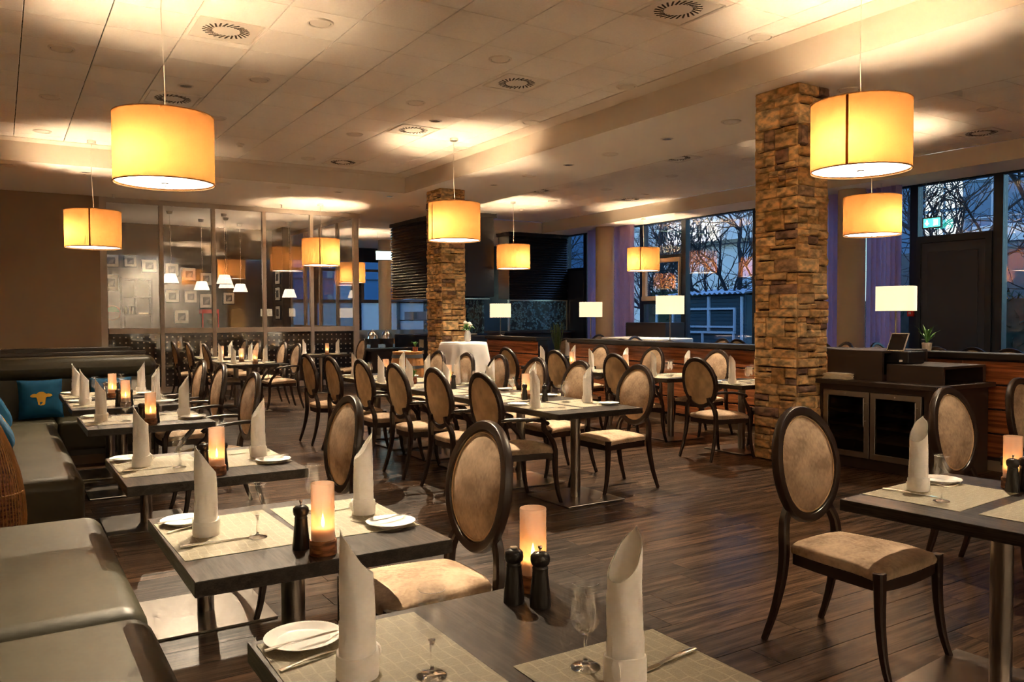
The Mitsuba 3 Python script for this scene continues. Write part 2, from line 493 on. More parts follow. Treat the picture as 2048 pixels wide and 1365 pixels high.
# glass partition: posts, rails, upper and lower panes
PX = [1.70, 2.68, 3.66, 4.67, 5.68, 6.66]
gp = struct('wall_glass', P(box(1.62, 6.80, PY, PY + 0.10, ZL - 0.09, ZL), 'aluminium', False), 'grey metal framed glass partition')
for i, x in enumerate(PX):
    w = 0.12 if i in (0, 5) else 0.075
    part(gp, 'post', P(box(x - (0.08 if i == 0 else 0.02), x - (0.08 if i == 0 else 0.02) + w, PY - 0.01, PY + 0.09, 0, ZL - 0.09, 0.004), 'aluminium', False))
for x0, x1 in zip(PX[:-1], PX[1:]):
    part(gp, 'rail', P(cat_([box(x0 + .055, x1 - .02, PY - 0.005, PY + 0.085, 1.17, 1.275, 0.004), box(x0 + .055, x1 - .02, PY, PY + 0.08, 0, 0.12, 0.004)]), 'aluminium', False))
    part(gp, 'upper_pane', P(box(x0 + .05, x1 - .02, PY + 0.034, PY + 0.04, 1.27, ZL - 0.085), 'mirror_pane', False))
    part(gp, 'lower_pane', P(box(x0 + .05, x1 - .02, PY + 0.034, PY + 0.04, 0.11, 1.18), 'pane', False))
    part(gp, 'dotted_panel', P(box(x0 + .05, x1 - .02, PY + 0.062, PY + 0.07, 0.11, 1.18), 'dots', False), label='dark panel with rows of pale dots')
# side glazing of the same glass room
gs = struct('wall_glass_side', P(box(6.68, 6.78, PY + .09, 22.0, ZL - 0.09, ZL), 'aluminium', False))
for y in (18.3, 19.5, 20.7, 21.9):
    part(gs, 'post', P(box(6.69, 6.77, y, y + 0.08, 0, ZL - .09), 'aluminium', False))
for y0, y1 in ((PY + .1, 18.3), (18.38, 19.5), (19.58, 20.7), (20.78, 21.9)):
    part(gs, 'pane', P(box(6.727, 6.733, y0, y1, 0.05, ZL - .09), 'pane', False))
    part(gs, 'rail', P(box(6.69, 6.77, y0, y1, 1.17, 1.275), 'aluminium', False))
# dark room behind
struct('wall_lounge', P(cat_([box(1.4, 6.1, 21.5, 21.7, 0, ZL), box(1.42, 1.62, PY + .15, 21.6, 0, ZL)]), 'wall_dark', False))
struct('wall_lounge_end', P(box(6.1, 6.3, 20.6, 21.7, 0, ZL), 'wall_dark', False))

# far glazed wall
fw = struct('window_1', P(cat_([box(XL, WX, YF, YF + 0.12, 3.3, ZL), box(XL, 7.2, YF, YF + 0.12, 0, ZL), box(7.2, WX, YF - 0.02, YF + 0.14, 0, 0.9)]), 'frame_dark', False), 'far glazed wall with blue evening light')
_fx = [7.2, 8.6, 9.98, 10.1, 11.5, 12.9, WX]
for i in range(len(_fx) - 1):
    x0, x1 = _fx[i], _fx[i + 1]
    part(fw, 'mullion', P(box(x0 - .05, x0 + .05, YF - .02, YF + .14, 0.9, 3.3), 'frame_dark', False))
    if x1 - x0 > 0.3:
        part(fw, 'frosted_pane', P(box(x0 + .05, x1 - .05, YF + .05, YF + .056, 0.9, 1.95), 'frosted_film', False))
        part(fw, 'sash', P(cat_([box(x0 + .05, x1 - .05, YF, YF + .1, 1.95, 2.05), box(x0 + .05, x1 - .05, YF, YF + .1, 2.98, 3.06), box(x0 + .05, x0 + .16, YF, YF + .1, 2.05, 3.0), box(x1 - .16, x1 - .05, YF, YF + .1, 2.05, 3.0)]), 'frame_grey', False))
        part(fw, 'clear_pane', P(box(x0 + .05, x1 - .05, YF + .05, YF + .056, 2.05, 3.3), 'pane', False))

# window wall on the right (x = WX): frames, panes, door
FR = []


def frame_y(y0, y1, z0, z1, d=0.12, x=WX):
    return box(x - 0.02, x - 0.02 + d, y0, y1, z0, z1, 0.004)


ww = struct('window_2', P(cat_([frame_y(YN, YF, ZL - 0.03, ZL), frame_y(YN, YF, 0, 0.10)]), 'frame_dark', False), 'tall dark framed window wall facing the evening garden')
MULL = [1.0, 3.6, 5.55, 6.89, 8.32, 10.0, 11.87, 14.02, 15.48, 17.82]
for y in MULL:
    part(ww, 'mullion', P(frame_y(y, y + 0.15, 0.1, ZL - .03, 0.16), 'frame_dark', False))
part(ww, 'solid_panel', P(box(WX + .02, WX + .08, YN, 3.6, .1, ZL - .03), 'wall_beige', False))
for y0, y1 in ((3.75, 5.55), (5.7, 6.89), (8.47, 10.0), (10.15, 11.87), (12.02, 14.02)):
    part(ww, 'pane', P(box(WX + .04, WX + .046, y0, y1, 0.1, ZL - .03), 'pane', False))
# top-hung casement left of the wide pane
part(ww, 'pane', P(box(WX + .04, WX + .046, 14.17, 15.48, 2.95, ZL - .03), 'pane', False))
part(ww, 'pane', P(box(WX + .04, WX + .046, 14.17, 15.48, 0.1, 1.85), 'pane', False))
part(ww, 'transom', P(cat_([frame_y(14.17, 15.48, 2.87, 2.95), frame_y(14.17, 15.48, 1.77, 1.85)]), 'frame_dark', False))
cas = part(ww, 'casement', P(cat_([box(WX - .07, WX + .03, 14.17, 15.48, 2.77, 2.87), box(WX - .10, WX + .0, 14.17, 15.48, 1.85, 1.96), box(WX - .08, WX + .0, 15.36, 15.48, 1.96, 2.77), box(WX - .08, WX, 14.17, 14.21, 1.96, 2.77)]), 'column_cream', False), label='beige framed top-hung casement')
part(cas, 'pane', P(box(WX - .03, WX - .024, 14.2, 15.4, 1.95, 2.8), 'pane', False))
# panes near the far corner and its dark lower door panel
part(ww, 'pane', P(box(WX + .04, WX + .046, 17.97, 18.75, 2.82, ZL - .03), 'pane', False))
part(ww, 'transom', P(frame_y(17.97, 18.75, 2.74, 2.82), 'frame_dark', False))
part(ww, 'door_panel', P(frame_y(17.97, 18.75, 0.1, 2.74, 0.06), 'door_grey', False))
part(ww, 'pane', P(box(WX + .04, WX + .046, 15.63, 17.82, 0.1, ZL - .03), 'pane', False))
struct('wall_corner', P(box(WX - .02, WX + .15, 18.75, YF, 0, ZL), 'frame_dark', False))
# door
dk = struct('door_1', P(box(WX - .03, WX + .08, 7.10, 8.28, 0, 2.72, 0.006), 'door_grey', False), 'tall dark grey metal door in the window wall')
part(dk, 'frame', P(cat_([box(WX - .06, WX + .1, 7.04, 7.14, 0, 2.80, 0.004), box(WX - .06, WX + .1, 8.24, 8.32, 0, 2.80, 0.004), box(WX - .06, WX + .1, 7.04, 8.32, 2.72, 2.84, 0.004)]), 'frame_dark', False))
part(dk, 'panel', P(box(WX - .045, WX - .03, 7.26, 8.12, 0.15, 2.56, 0.006), 'door_grey', False))
part(dk, 'handle', P(cat_([tube([(WX - .09, 8.18, 1.05), (WX - .09, 8.06, 1.05)], 0.01, 8), tube([(WX - .03, 8.17, 1.05), (WX - .09, 8.17, 1.05)], 0.01, 8)]), 'steel', 30))
part(ww, 'pane', P(box(WX + .04, WX + .046, 7.04, 8.32, 2.84, ZL - .03), 'pane', False))

# white round columns by the windows and far columns
for i, (x, y, r, n) in enumerate(((13.22, 16.5, 0.24, 'round cream column between the lilac curtains near the far window'), (13.22, 9.33, 0.24, 'round cream column between the lilac curtains beside the grey door'),
                                  (9.75, 22.6, 0.19, 'slim cream round column before the far frosted windows'), (11.55, 21.5, 0.22, 'round cream column behind the stone pillar near the buffet'))):
    one('round_column', P(tr(lathe([(r, 0), (r, ZL)], 32), x, y), 'column_cream', 60), n, 'column')

# curtains


def curtain(y0, y1, x, n, amp=0.045):
    k = n * 10
    s = np.linspace(0, 1, k)
    ys = y0 + (y1 - y0) * s
    xs = x + amp * np.sin(s * n * 2 * np.pi) + 0.012 * np.sin(s * n * 5 + 1)
    v, f = [], []
    for z in (0.03, 1.3, 2.6, ZL - 0.01):
        v += [(a, b, z) for a, b in zip(xs, ys)]
    for r in range(3):
        for i in range(k - 1):
            f.append([r * k + i, r * k + i + 1, (r + 1) * k + i + 1, (r + 1) * k + i])
    return tm(v, f)


for y0, y1, n, lab in ((16.75, 17.35, 6, 'narrow lilac curtain left of the far cream column'), (15.55, 16.25, 9, 'wide lilac curtain right of the far cream column'),
                       (9.58, 10.6, 9, 'lilac curtain between the stone pillar and the near cream column'), (8.45, 9.1, 7, 'lilac curtain right of the near cream column, beside the grey door')):
    one('curtain', mikit.ply(curtain(y0, y1, 13.35, n), 'mat_sheer', smooth=True), lab, 'curtain')

# stone pillars


def stone(c0, c1, axis, sign, rng):
    """One stone: c0, c1 the corners (u, z) on the face; depth outwards; returns local verts on (u, out, z)."""
    (u0, z0), (u1, z1) = c0, c1
    d, g = rng.uniform(0.008, 0.034), 0.0030
    b = min(0.012, (z1 - z0) * 0.2)
    u0, u1, z0, z1 = u0 + g, u1 - g, z0 + g, z1 - g
    j = lambda s=0.007: rng.uniform(-s, s)
    back = [(u0, -.03, z0 + j(.002)), (u1, -.03, z0 + j(.002)), (u1, -.03, z1 + j(.002)), (u0, -.03, z1 + j(.002))]
    mid = [(u0 + j(.002), d * .35, z0 + j(.003)), (u1 + j(.002), d * .35, z0 + j(.003)), (u1 + j(.002), d * .35, z1 + j(.003)), (u0 + j(.002), d * .35, z1 + j(.003))]
    um, zm = (u0 + u1) / 2 + j(.03), (z0 + z1) / 2 + j(.015)
    front = [(u0 + b + j(), d + j(), z0 + b + j(.004)), (um, d + j() + .005, z0 + b), (u1 - b + j(), d + j(), z0 + b + j(.004)), (u1 - b + j(), d + j(), z1 - b + j(.004)), (um + j(), d + j() + .004, z1 - b), (u0 + b + j(), d + j(), z1 - b + j(.004)), (um + j(), d + rng.uniform(.0, .012), zm)]
    return trimesh.convex.convex_hull(np.array(back + mid + front))


def stone_pillar(x0, x1, y0, y1, h, label, seed, lo=0.08, hi=0.22, wide=(0.12, 0.34)):
    rng = np.random.default_rng(seed)
    t = thing('stone_pillar', label, 'pillar')
    part(t, 'core', P(box(x0 + .02, x1 - .02, y0 + .02, y1 - .02, 0, h), 'mortar', False))
    for face, (a0, a1) in (('x', (y0, y1)), ('y', (x0, x1))):
        rz = np.random.default_rng(seed + 1)
        z = 0.0
        while z < h - 0.02:
            dz = rz.uniform(lo, hi)
            if h - z - dz < 0.09:
                dz = h - z
            u = a0
            while u < a1 - 1e-6:
                w = rng.uniform(*wide)
                if a1 - u - w < 0.08:
                    w = a1 - u
                n = 1 if dz < .11 else (rng.choice([1, 2, 2, 3]) if dz > .16 else rng.choice([1, 2, 2]))
                zs = np.concatenate([[0], np.sort(rng.uniform(.25, .75, n - 1)) if n < 3 else np.array([rng.uniform(.24, .4), rng.uniform(.58, .75)]), [1]]) * dz + z
                for za, zb in zip(zs[:-1], zs[1:]):
                    us = [u, u + w]
                    if w > .2 and n > 1 and rng.random() < .35:
                        us = [u, u + w * rng.uniform(.3, .7), u + w]
                    for ua, ub in zip(us[:-1], us[1:]):
                        ja, jb = (0 if za < 0.01 else rng.uniform(-.008, .008)), (0 if zb > h - .01 else rng.uniform(-.008, .008))
                        v = stone((ua, za + ja), (ub, zb + jb), face, 1, rng).vertices
                        nv = np.stack([x0 - v[:, 1], v[:, 0], v[:, 2]], 1) if face == 'x' else np.stack([v[:, 0], y0 - v[:, 1], v[:, 2]], 1)
                        st_ = trimesh.convex.convex_hull(nv)
                        part(t, 'stone', P(st_, 'stone', False, uv=np.tile([[rng.random(), rng.random()]], (len(st_.vertices), 1))))
                u += w
            z += dz
    rest = []
    rz = np.random.default_rng(seed + 5)
    z = 0
    while z < h - .02:
        dz = min(rz.uniform(.1, .2), h - z)
        for face in 'xy':
            a0, a1 = (y0, y1) if face == 'x' else (x0, x1)
            am = a0 + (a1 - a0) * rz.uniform(.35, .65)
            for u0, u1 in ((a0, am), (am, a1)):
                v = stone((u0, z), (u1, z + dz), face, 1, rz).vertices
                rest.append(trimesh.convex.convex_hull(np.stack([x1 + v[:, 1], v[:, 0], v[:, 2]], 1) if face == 'x' else np.stack([v[:, 0], y1 + v[:, 1], v[:, 2]], 1)))
        z += dz
    rm = cat_(rest)
    part(t, 'rear_stones', P(rm, 'stone', False, uv=np.tile([[.5, .3]], (len(rm.vertices), 1))), kind='stuff')
    return t


stone_pillar(6.66, 7.11, 5.30, 5.82, ZL, 'near square pillar of ochre rubble stone beside the wine fridge cabinet', 11)
stone_pillar(6.66, 7.13, 12.92, 13.48, ZL, 'far square pillar of ochre rubble stone behind the white draped table', 23, 0.09, 0.22, (0.14, 0.34))

# ------------------------------------------------------------------ ceiling fittings
cover = P(lathe([(0.0, -.010), (0.084, -.010), (0.090, -.006)], 28), 'white_plastic', 30)
cover_gap = P(lathe([(0.088, -.003), (0.097, -.003)], 28), 'gap', 30)
cover_rim = P(lathe([(0.095, -.002), (0.098, -.014), (0.112, -.014), (0.118, 0)], 28), 'white_plastic', 30)


def where(x, y, z):
    return 'in the main recess' if z > 4 and x < 7 else ('in the window-side recess' if z > 4 else 'in the low ceiling')


COVERS = [(0.55, 8.91, ZH), (2.42, 6.97, ZH), (2.42, 8.95, ZH), (4.28, 7.0, ZH), (0.55, 10.92, ZH), (0.55, 12.96, ZH), (6.0, 5.2, ZH), (6.0, 7.1, ZH), (4.28, 8.95, ZH), (4.28, 10.93, ZH), (6.0, 9.05, ZH), (6.0, 10.98, ZH),
          (4.28, 12.97, ZH), (2.42, 10.95, ZH), (7.32, 5.21, ZL), (7.32, 6.78, ZL), (7.32, 9.02, ZL), (7.3, 11.06, ZL), (7.3, 15.38, ZL), (3.27, 14.4, ZL), (4.27, 14.3, ZL), (0.15, 14.3, ZL),
          (10.5, 11.15, ZH), (10.46, 9.3, ZH), (10.48, 13.03, ZH), (10.5, 14.95, ZH), (10.5, 5.51, ZH)]
for i, (x, y, z) in enumerate(COVERS):
    t = thing('ceiling_cover', f'round white flush cover {where(x, y, z)}, {["nearest","second","third","fourth","fifth","sixth","seventh","eighth","ninth","tenth","eleventh","twelfth","thirteenth","fourteenth","fifteenth"][sorted([math.hypot(a, b) for a, b, c in COVERS if where(a, b, c) == where(x, y, z)]).index(math.hypot(x, y))]} from the camera', 'ceiling cover', 'round flush ceiling covers')
    for nm, dd in (('plate', cover), ('groove', cover_gap), ('rim', cover_rim)):
        part(t, nm, dd, place(x, y, z))
dl_ring = P(lathe([(0.062, 0.0), (0.066, -.008), (0.082, -.008), (0.085, 0)], 28), 'white_plastic', 30)
mat('dark_chrome', (0.22, 0.20, 0.18), 0.12, metallic=1.0)
dl_can = P(lathe([(0.0, -.0035), (0.03, -.003), (0.05, -.002), (0.062, .001)], 28), 'dark_chrome', 40)
DOWN = [(1.8, 9.64, ZH, 'by the swirl vent behind the large left pendant'), (4.9, 9.65, ZH, 'beside the swirl vent near the middle pendant'), (7.33, 7.88, ZL, 'nearest of the row in the low ceiling strip'), (7.31, 9.99, ZL, 'second of the row in the low ceiling strip'),
        (7.3, 12.17, ZL, 'above the far stone pillar'), (6.3, 14.33, ZL, 'left of the far stone pillar, catching blue light'), (5.27, 14.29, ZL, 'in the low ceiling before the glass partition, right one'), (1.19, 14.4, ZL, 'in the low ceiling before the glass partition, left one'), (11.6, 13.1, ZH, 'in the window-side recess'), (9.3, 4.75, ZH, 'in the window-side recess right of the near pillar')]
for x, y, z, w in DOWN:
    t = thing('downlight', f'round chrome downlight {w}', 'downlight', 'recessed downlights')
    part(t, 'ring', dl_ring, place(x, y, z))
    part(t, 'reflector', dl_can, place(x, y, z - 0.003))
# swirl vents
vane = []
for k in range(24):
    a = k * 2 * np.pi / 24
    m = box(0.115, 0.205, -0.008, 0.008, -0.0065, -0.0035)
    m.apply_transform(trimesh.transformations.rotation_matrix(0.45, (0, 0, 1), (0.16, 0, 0)))
    m.apply_transform(trimesh.transformations.rotation_matrix(a, (0, 0, 1)))
    vane.append(m)
v_plate = P(box(-.265, .265, -.265, .265, -.004, 0.004, 0.003), 'white_plastic', False)
v_slots = [P(m, 'gap', False) for m in vane]
v_rim = P(cat_([box(-.275, .275, s * .27 - .005, s * .27 + .005, -.012, 0) for s in (-1, 1)] + [box(s * .27 - .005, s * .27 + .005, -.275, .275, -.012, 0) for s in (-1, 1)]), 'white_plastic', False)
ORD = ['nearest', 'second', 'third', 'fourth', 'fifth', 'sixth', 'seventh', 'eighth', 'ninth', 'tenth', 'eleventh', 'twelfth']
for vs, row in ((SWIRL[:3], 'left row of the main recess'), (SWIRL[3:], 'right row of the main recess'), (SWIRL2, 'window-side recess')):
    for i, (x, y) in enumerate(sorted(vs, key=lambda q: math.hypot(*q))):
        t = thing('swirl_vent', f'square white ceiling vent with radial slots, {ORD[i]} in the {row}', 'vent', 'square swirl vents')
        part(t, 'plate', v_plate, place(x, y, ZH - 0.001))
        part(t, 'rim', v_rim, place(x, y, ZH - 0.001))
        for s in v_slots:
            part(t, 'slot', s, place(x, y, ZH - 0.001))
for x, y, z, w in ((3.07, 12.42, ZH, 'in the main recess'), (10.6, 16.4, ZH, 'in the window-side recess')):
    one('smoke_detector', P(tr(lathe([(0.0, -.05), (0.035, -.05), (0.04, -.02), (0.06, -.018), (0.06, 0)], 20), x, y, z), 'white_plastic', 30), f'small round white smoke detector {w}', 'smoke detector')
for x, y, w in ((1.82, 16.7, 'near the left end of the glass partition'), (4.88, 16.5, 'near the middle of the glass partition'), (13.0, 8.6, 'near the grey door')):
    one('sprinkler', P(tr(cat_([lathe([(0.012, -.06), (0.012, 0)], 8), lathe([(0, -.065), (0.03, -.065), (0.03, -.06), (0, -.06)], 12), lathe([(0.03, -.004), (0.035, 0)], 12)]), x, y, ZL), 'steel', 30), f'small ceiling sprinkler head {w}', 'sprinkler')
et = thing('emergency_light', 'small white box emergency light on the ceiling right of the near pillar', 'light fitting')
part(et, 'housing', P(box(9.05, 9.42, 5.22, 5.36, ZH - 0.07, ZH, 0.008), 'white_plastic', False))

# ------------------------------------------------------------------ pendant lamps
SR, SH = 0.375, 0.53
sh_a = np.linspace(0, 2 * np.pi, 73)
shade_mesh = lathe([(SR, 0), (SR, SH * .33), (SR, SH * .66), (SR, SH)], 72)
D_shade = mikit.ply(shade_mesh, 'mat_shade', smooth=True)
D_rim = P(cat_([lathe([(SR - .004, z - .004), (SR + .003, z - .004), (SR + .003, z + .004), (SR - .004, z + .004), (SR - .004, z - .004)], 72) for z in (0, SH)]), 'rattan', 30)
seam = tm([(SR * math.cos(a), SR * math.sin(a), z) for z in (0, SH) for a in (-.026, 0, .026)], [[0, 1, 4, 3], [1, 2, 5, 4]])
seam.vertices[:, :2] *= 1.004
scene['mat_seam'] = {'type': 'principledthin', 'base_color': rgb(.075, .024, .004), 'roughness': 0.8, 'diff_trans': 1.0, 'eta': 1.3}
D_seam = P(seam, 'seam', False)
disc = lathe([(0.0, -.0), (SR - .012, 0.0)], 72)
disc.invert()
if disc.face_normals[0][2] > 0:
    disc.invert()
D_knob = P(lathe([(0.0, -.03), (0.014, -.03), (0.014, -.012), (0.03, -.010), (0.03, 0.0)], 16), 'steel', 30)
PEND = [  # x, y, zbottom, ceiling, hot-spot direction (deg), seam direction (deg), label
    (1.13, 6.95, 2.54, ZH, 215, 90, 'large yellow drum pendant at upper left, hanging over the bench tables'),
    (1.18, 13.3, 2.50, ZH, 200, 258, 'yellow drum pendant at far left, in front of the beige back wall'),
    (5.6, 10.45, 2.58, ZH, 195, 185, 'yellow drum pendant hanging before the far stone pillar'),
    (5.80, 4.02, 2.62, ZH, 190, 200, 'large yellow drum pendant at upper right beside the near stone pillar'),
    (10.3, 6.95, 2.59, ZH, 270, 60, 'yellow drum pendant below and behind the large right pendant'),
    (5.52, 16.0, 2.52, ZL, 300, 248, 'yellow drum pendant just in front of the glass partition'),
    (9.8, 15.5, 2.55, ZH, 280, 90, 'yellow drum pendant in front of the black slatted hood on the right'),
    (12.76, 14.5, 2.53, ZL, 190, 218, 'yellow drum pendant by the wide window'),
    (10.6, 20.6, 2.45, ZL, 220, 290, 'small looking yellow drum pendant half hidden by the far stone pillar'),
    (8.0, 20.8, 2.40, ZL, 220, 200, 'yellow drum pendant at the corner right of the glass partition')]
BULB = 210.0
for i, (x, y, zb, zc, hot, sm, lab) in enumerate(PEND):
    t = thing('pendant_lamp', lab, 'pendant lamp', 'yellow drum pendant lamps')
    M = place(x, y, zb)
    part(t, 'shade', D_shade, M)
    part(t, 'rim', D_rim, M)
    part(t, 'seam', D_seam, place(x, y, zb, sm))
    part(t, 'diffuser', {**emit(disc, np.array([1.0, 0.80, 0.60]) * 2.3, weight=1.2), 'to_world': place(x, y, zb + 0.012)}, label='glowing white diffuser disc')
    part(t, 'finial', D_knob, place(x, y, zb + 0.012))
    b = trimesh.creation.icosphere(subdivisions=2, radius=0.085)
    b.apply_translation((0.17 * math.cos(math.radians(hot)), 0.17 * math.sin(math.radians(hot)), 0.20))
    part(t, 'bulb', {**emit(b, WARM * BULB, smooth=True, weight=3.0), 'to_world': M})
    part(t, 'canopy', P(tr(lathe([(0, -.04), (0.055, -.04), (0.06, -.036), (0.06, 0)], 20), x, y, zc), 'steel', 30))
    wob = [(x + .012 * math.sin(q * 5 + i), y + .012 * math.cos(q * 4 + i), zb + SH * .6 + (zc - zb - SH * .6) * q) for q in np.linspace(0, 1, 9)]
    wob[-1] = (x, y, zc - .02)
    part(t, 'cord', P(tube(wob, 0.004, 5), 'white_plastic', True))
    part(t, 'spider', P(cat_([tube([(x, y, zb + SH * .62), (x + SR * math.cos(a), y + SR * math.sin(a), zb + SH - .02)], 0.003, 5) for a in (0.3, 2.4, 4.5)]), 'steel', True))

# ------------------------------------------------------------------ downlight beams (the lamps in the ceiling)
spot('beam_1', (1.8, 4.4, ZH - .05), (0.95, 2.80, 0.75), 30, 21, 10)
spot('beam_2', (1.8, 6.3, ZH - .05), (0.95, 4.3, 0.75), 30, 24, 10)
spot('beam_3', (1.8, 9.64, ZH - .05), (0.9, 7.6, 0.75), 34, 34, 14)
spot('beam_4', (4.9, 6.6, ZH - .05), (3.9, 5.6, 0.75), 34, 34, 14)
spot('beam_5', (4.9, 9.65, ZH - .05), (4.0, 8.4, 0.75), 34, 36, 14)
spot('beam_6', (7.33, 7.88, ZL - .05), (6.9, 7.2, 0.75), 30, 36, 14)
spot('beam_7', (7.31, 9.99, ZL - .05), (6.6, 9.6, 0.6), 26, 36, 14)
spot('beam_8', (7.3, 12.0, ZL - .05), (6.7, 11.6, 0.8), 24, 32, 14)
spot('beam_9', (5.27, 14.29, ZL - .05), (4.6, 13.8, 0.6), 30, 40, 16)
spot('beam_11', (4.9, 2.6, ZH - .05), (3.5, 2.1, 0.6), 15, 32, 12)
spot('beam_12', (11.6, 13.1, ZH - .05), (11.0, 12.6, 0.6), 24, 40, 16)
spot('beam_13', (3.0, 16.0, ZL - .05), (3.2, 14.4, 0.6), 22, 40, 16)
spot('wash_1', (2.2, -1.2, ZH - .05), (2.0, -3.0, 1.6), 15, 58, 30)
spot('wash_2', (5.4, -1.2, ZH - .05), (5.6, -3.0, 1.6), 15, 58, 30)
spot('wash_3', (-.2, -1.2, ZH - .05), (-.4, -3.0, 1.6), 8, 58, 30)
spot('beam_14', (9.3, 4.75, ZH - .05), (8.6, 4.4, 0.6), 18, 38, 16)

# ================================================================== CHAIRS (local: facing +x, seat centre near the origin)
OC, OH, OW, TILT = np.array([-0.268, 0, 0.787]), 0.272, 0.243, math.radians(8.5)


def oval(a, r=1.0, out=0.0):
    """A point on the back's oval at angle a (0 = right, 90 = top), r = scale, out = forward offset."""
    y, z = OW * r * math.cos(a), OH * r * math.sin(a)
    curve = -0.10 * (y / OW) ** 2 * 0.25
    return OC + np.array([-z * math.sin(TILT) + out * math.cos(TILT) - curve, y, z * math.cos(TILT) + out * math.sin(TILT)])


def chair_meshes():
    A = np.linspace(0, 2 * np.pi, 56, endpoint=False)
    pts = np.array([oval(a, 0.905) for a in A])
    nrm = np.array([math.cos(TILT), 0, math.sin(TILT)])
    ring = sweep(pts, 0.0225, 0.021, up=nrm, n=10, power=3.4, closed=True)

    def pad(out, r_edge, bulge, flip):
        v, f = [oval(0, 0.0, out + bulge)], []
        rs = [0.25, 0.5, 0.7, 0.85, 0.95, 1.0]
        n = 44
        for r in rs:
            for k in range(n):
                v.append(oval(2 * np.pi * k / n, r * r_edge, out + bulge * (1 - r ** 3.2)))
        for k in range(n):
            f.append([0, 1 + k, 1 + (k + 1) % n])
        for q in range(len(rs) - 1):
            for k in range(n):
                a, b = 1 + q * n + k, 1 + q * n + (k + 1) % n
                f += [[a, a + n, b + n], [a, b + n, b]]
        m = trimesh.Trimesh(np.array(v), np.array(f), process=False)
        if flip:
            m.invert()
        return m
    front = pad(0.006, 0.845, 0.030, False)
    back = pad(-0.010, 0.845, -0.008, True)
    pip = sweep(np.array([oval(a, 0.80, 0.0125) for a in A]), 0.0035, 0.0035, up=nrm, n=6, power=2, closed=True)

    def rear(s):
        p = smoothpath([(-.315, .222 * s, 0), (-.272, .214 * s, .13), (-.238, .207 * s, .28), (-.226, .203 * s, .40), (-.230, .200 * s, .49), (-.243, .176 * s, .555), (-.252, .140 * s, .60), (-.254, .128 * s, .64)], 3)
        w = np.interp(p[:, 2], [0, .3, .45, .64], [.0125, .019, .021, .019])
        return sweep(p, w, w * 1.05, up=(1, 0, 0.15), n=8, power=4)

    def fleg(s):
        p = smoothpath([(.292, .243 * s, 0), (.262, .236 * s, .10), (.243, .231 * s, .24), (.238, .229 * s, .40), (.236, .228 * s, .442)], 3)
        w = np.interp(p[:, 2], [0, .2, .44], [.0125, .0175, .023])
        return sweep(p, w, w, up=(1, 0, 0.1), n=8, power=4)
    # seat: outline from the back left round the front
    O = [(-.205, .185), (-.10, .205), (.02, .222), (.13, .232), (.205, .236), (.242, .244)]
    n_front = [(.262, .15), (.270, .05)]
    half = O + n_front
    out = half + [(x, -y) for x, y in half[::-1]] + [(-.225, -.12), (-.23, 0), (-.225, .12)]
    out = np.array(out)
    cen = np.array([0.0, 0.0])
    dense = []
    for k in range(len(out)):
        a, b = out[k], out[(k + 1) % len(out)]
        dense += [a, (a + b) / 2]
    out = np.array(dense)
    corner = np.exp(-((np.abs(out[:, 1]) - .24) ** 2 + (out[:, 0] - .24) ** 2) / .0045)
    v, f = [], []
    rs = [0.12, 0.35, 0.58, 0.76, 0.89, 0.965, 1.0]
    n = len(out)
    v.append((0.01, 0, .482))
    for r in rs:
        for k in range(n):
            p = cen + (out[k] - cen) * r
            z = .452 - .020 * corner[k] * r ** 3 + .034 * (1 - r ** 2.6) - (.012 if r == 1.0 else 0)
            v.append((p[0], p[1], z))
    for k in range(n):
        p = cen + (out[k] - cen) * 0.985
        v.append((p[0], p[1], .415 - .010 * corner[k]))
    rows = len(rs) + 1
    for k in range(n):
        f.append([0, 1 + (k + 1) % n, 1 + k])
    for q in range(rows - 1):
        for k in range(n):
            a, b = 1 + q * n + k, 1 + q * n + (k + 1) % n
            f += [[a, b + n, a + n], [a, b, b + n]]
    seat = trimesh.Trimesh(np.array(v), np.array(f), process=False)
    if seat.face_normals[0][2] < 0:
        seat.invert()
    poly = Polygon(out)
    rail = extrude(poly.buffer(-0.008).difference(poly.buffer(-0.035)), 0.062)
    rail.apply_translation((0, 0, .365))
    under = extrude(poly.buffer(-0.02), 0.01)
    under.apply_translation((0, 0, .40))
    rail = cat_([rail, under])

    def arm(s):
        p = smoothpath([(-.248, .212 * s, .690), (-.15, .235 * s, .694), (-.02, .255 * s, .688), (.08, .262 * s, .672), (.135, .262 * s, .655), (.150, .262 * s, .640)], 3)
        w = np.interp(np.arange(len(p)), [0, len(p) - 3, len(p) - 1], [.017, .022, .016])
        a = sweep(p, w, np.full(len(p), .0145), up=(0, 0, 1), n=8, power=3)
        q = smoothpath([(.235, .232 * s, .43), (.215, .243 * s, .49), (.165, .255 * s, .55), (.115, .261 * s, .61), (.108, .262 * s, .67)], 3)
        b = sweep(q, .0165, .018, up=(1, 0, .2), n=8, power=4)
        return a, b
    return dict(ring=ring, front=front, back=back, pip=pip, rear=[rear(1), rear(-1)], fleg=[fleg(1), fleg(-1)], seat=seat, rail=rail, arm=[arm(1), arm(-1)])


CM = chair_meshes()
CD = dict(ring=P(CM['ring'], 'dark_wood', 40), front=P(CM['front'], 'suede', True), back=P(CM['back'], 'suede_back', True), pip=P(CM['pip'], 'piping', True), rear=[P(m, 'dark_wood', 40) for m in CM['rear']],
          fleg=[P(m, 'dark_wood', 40) for m in CM['fleg']], seat=P(CM['seat'], 'suede', 50), rail=P(CM['rail'], 'dark_wood', False),
          arm=[[P(m, 'dark_wood', 40) for m in a] for a in CM['arm']])
glide = P(lathe([(0, 0), (.011, 0), (.012, .006), (0, .006)], 12), 'white_plastic', 30)


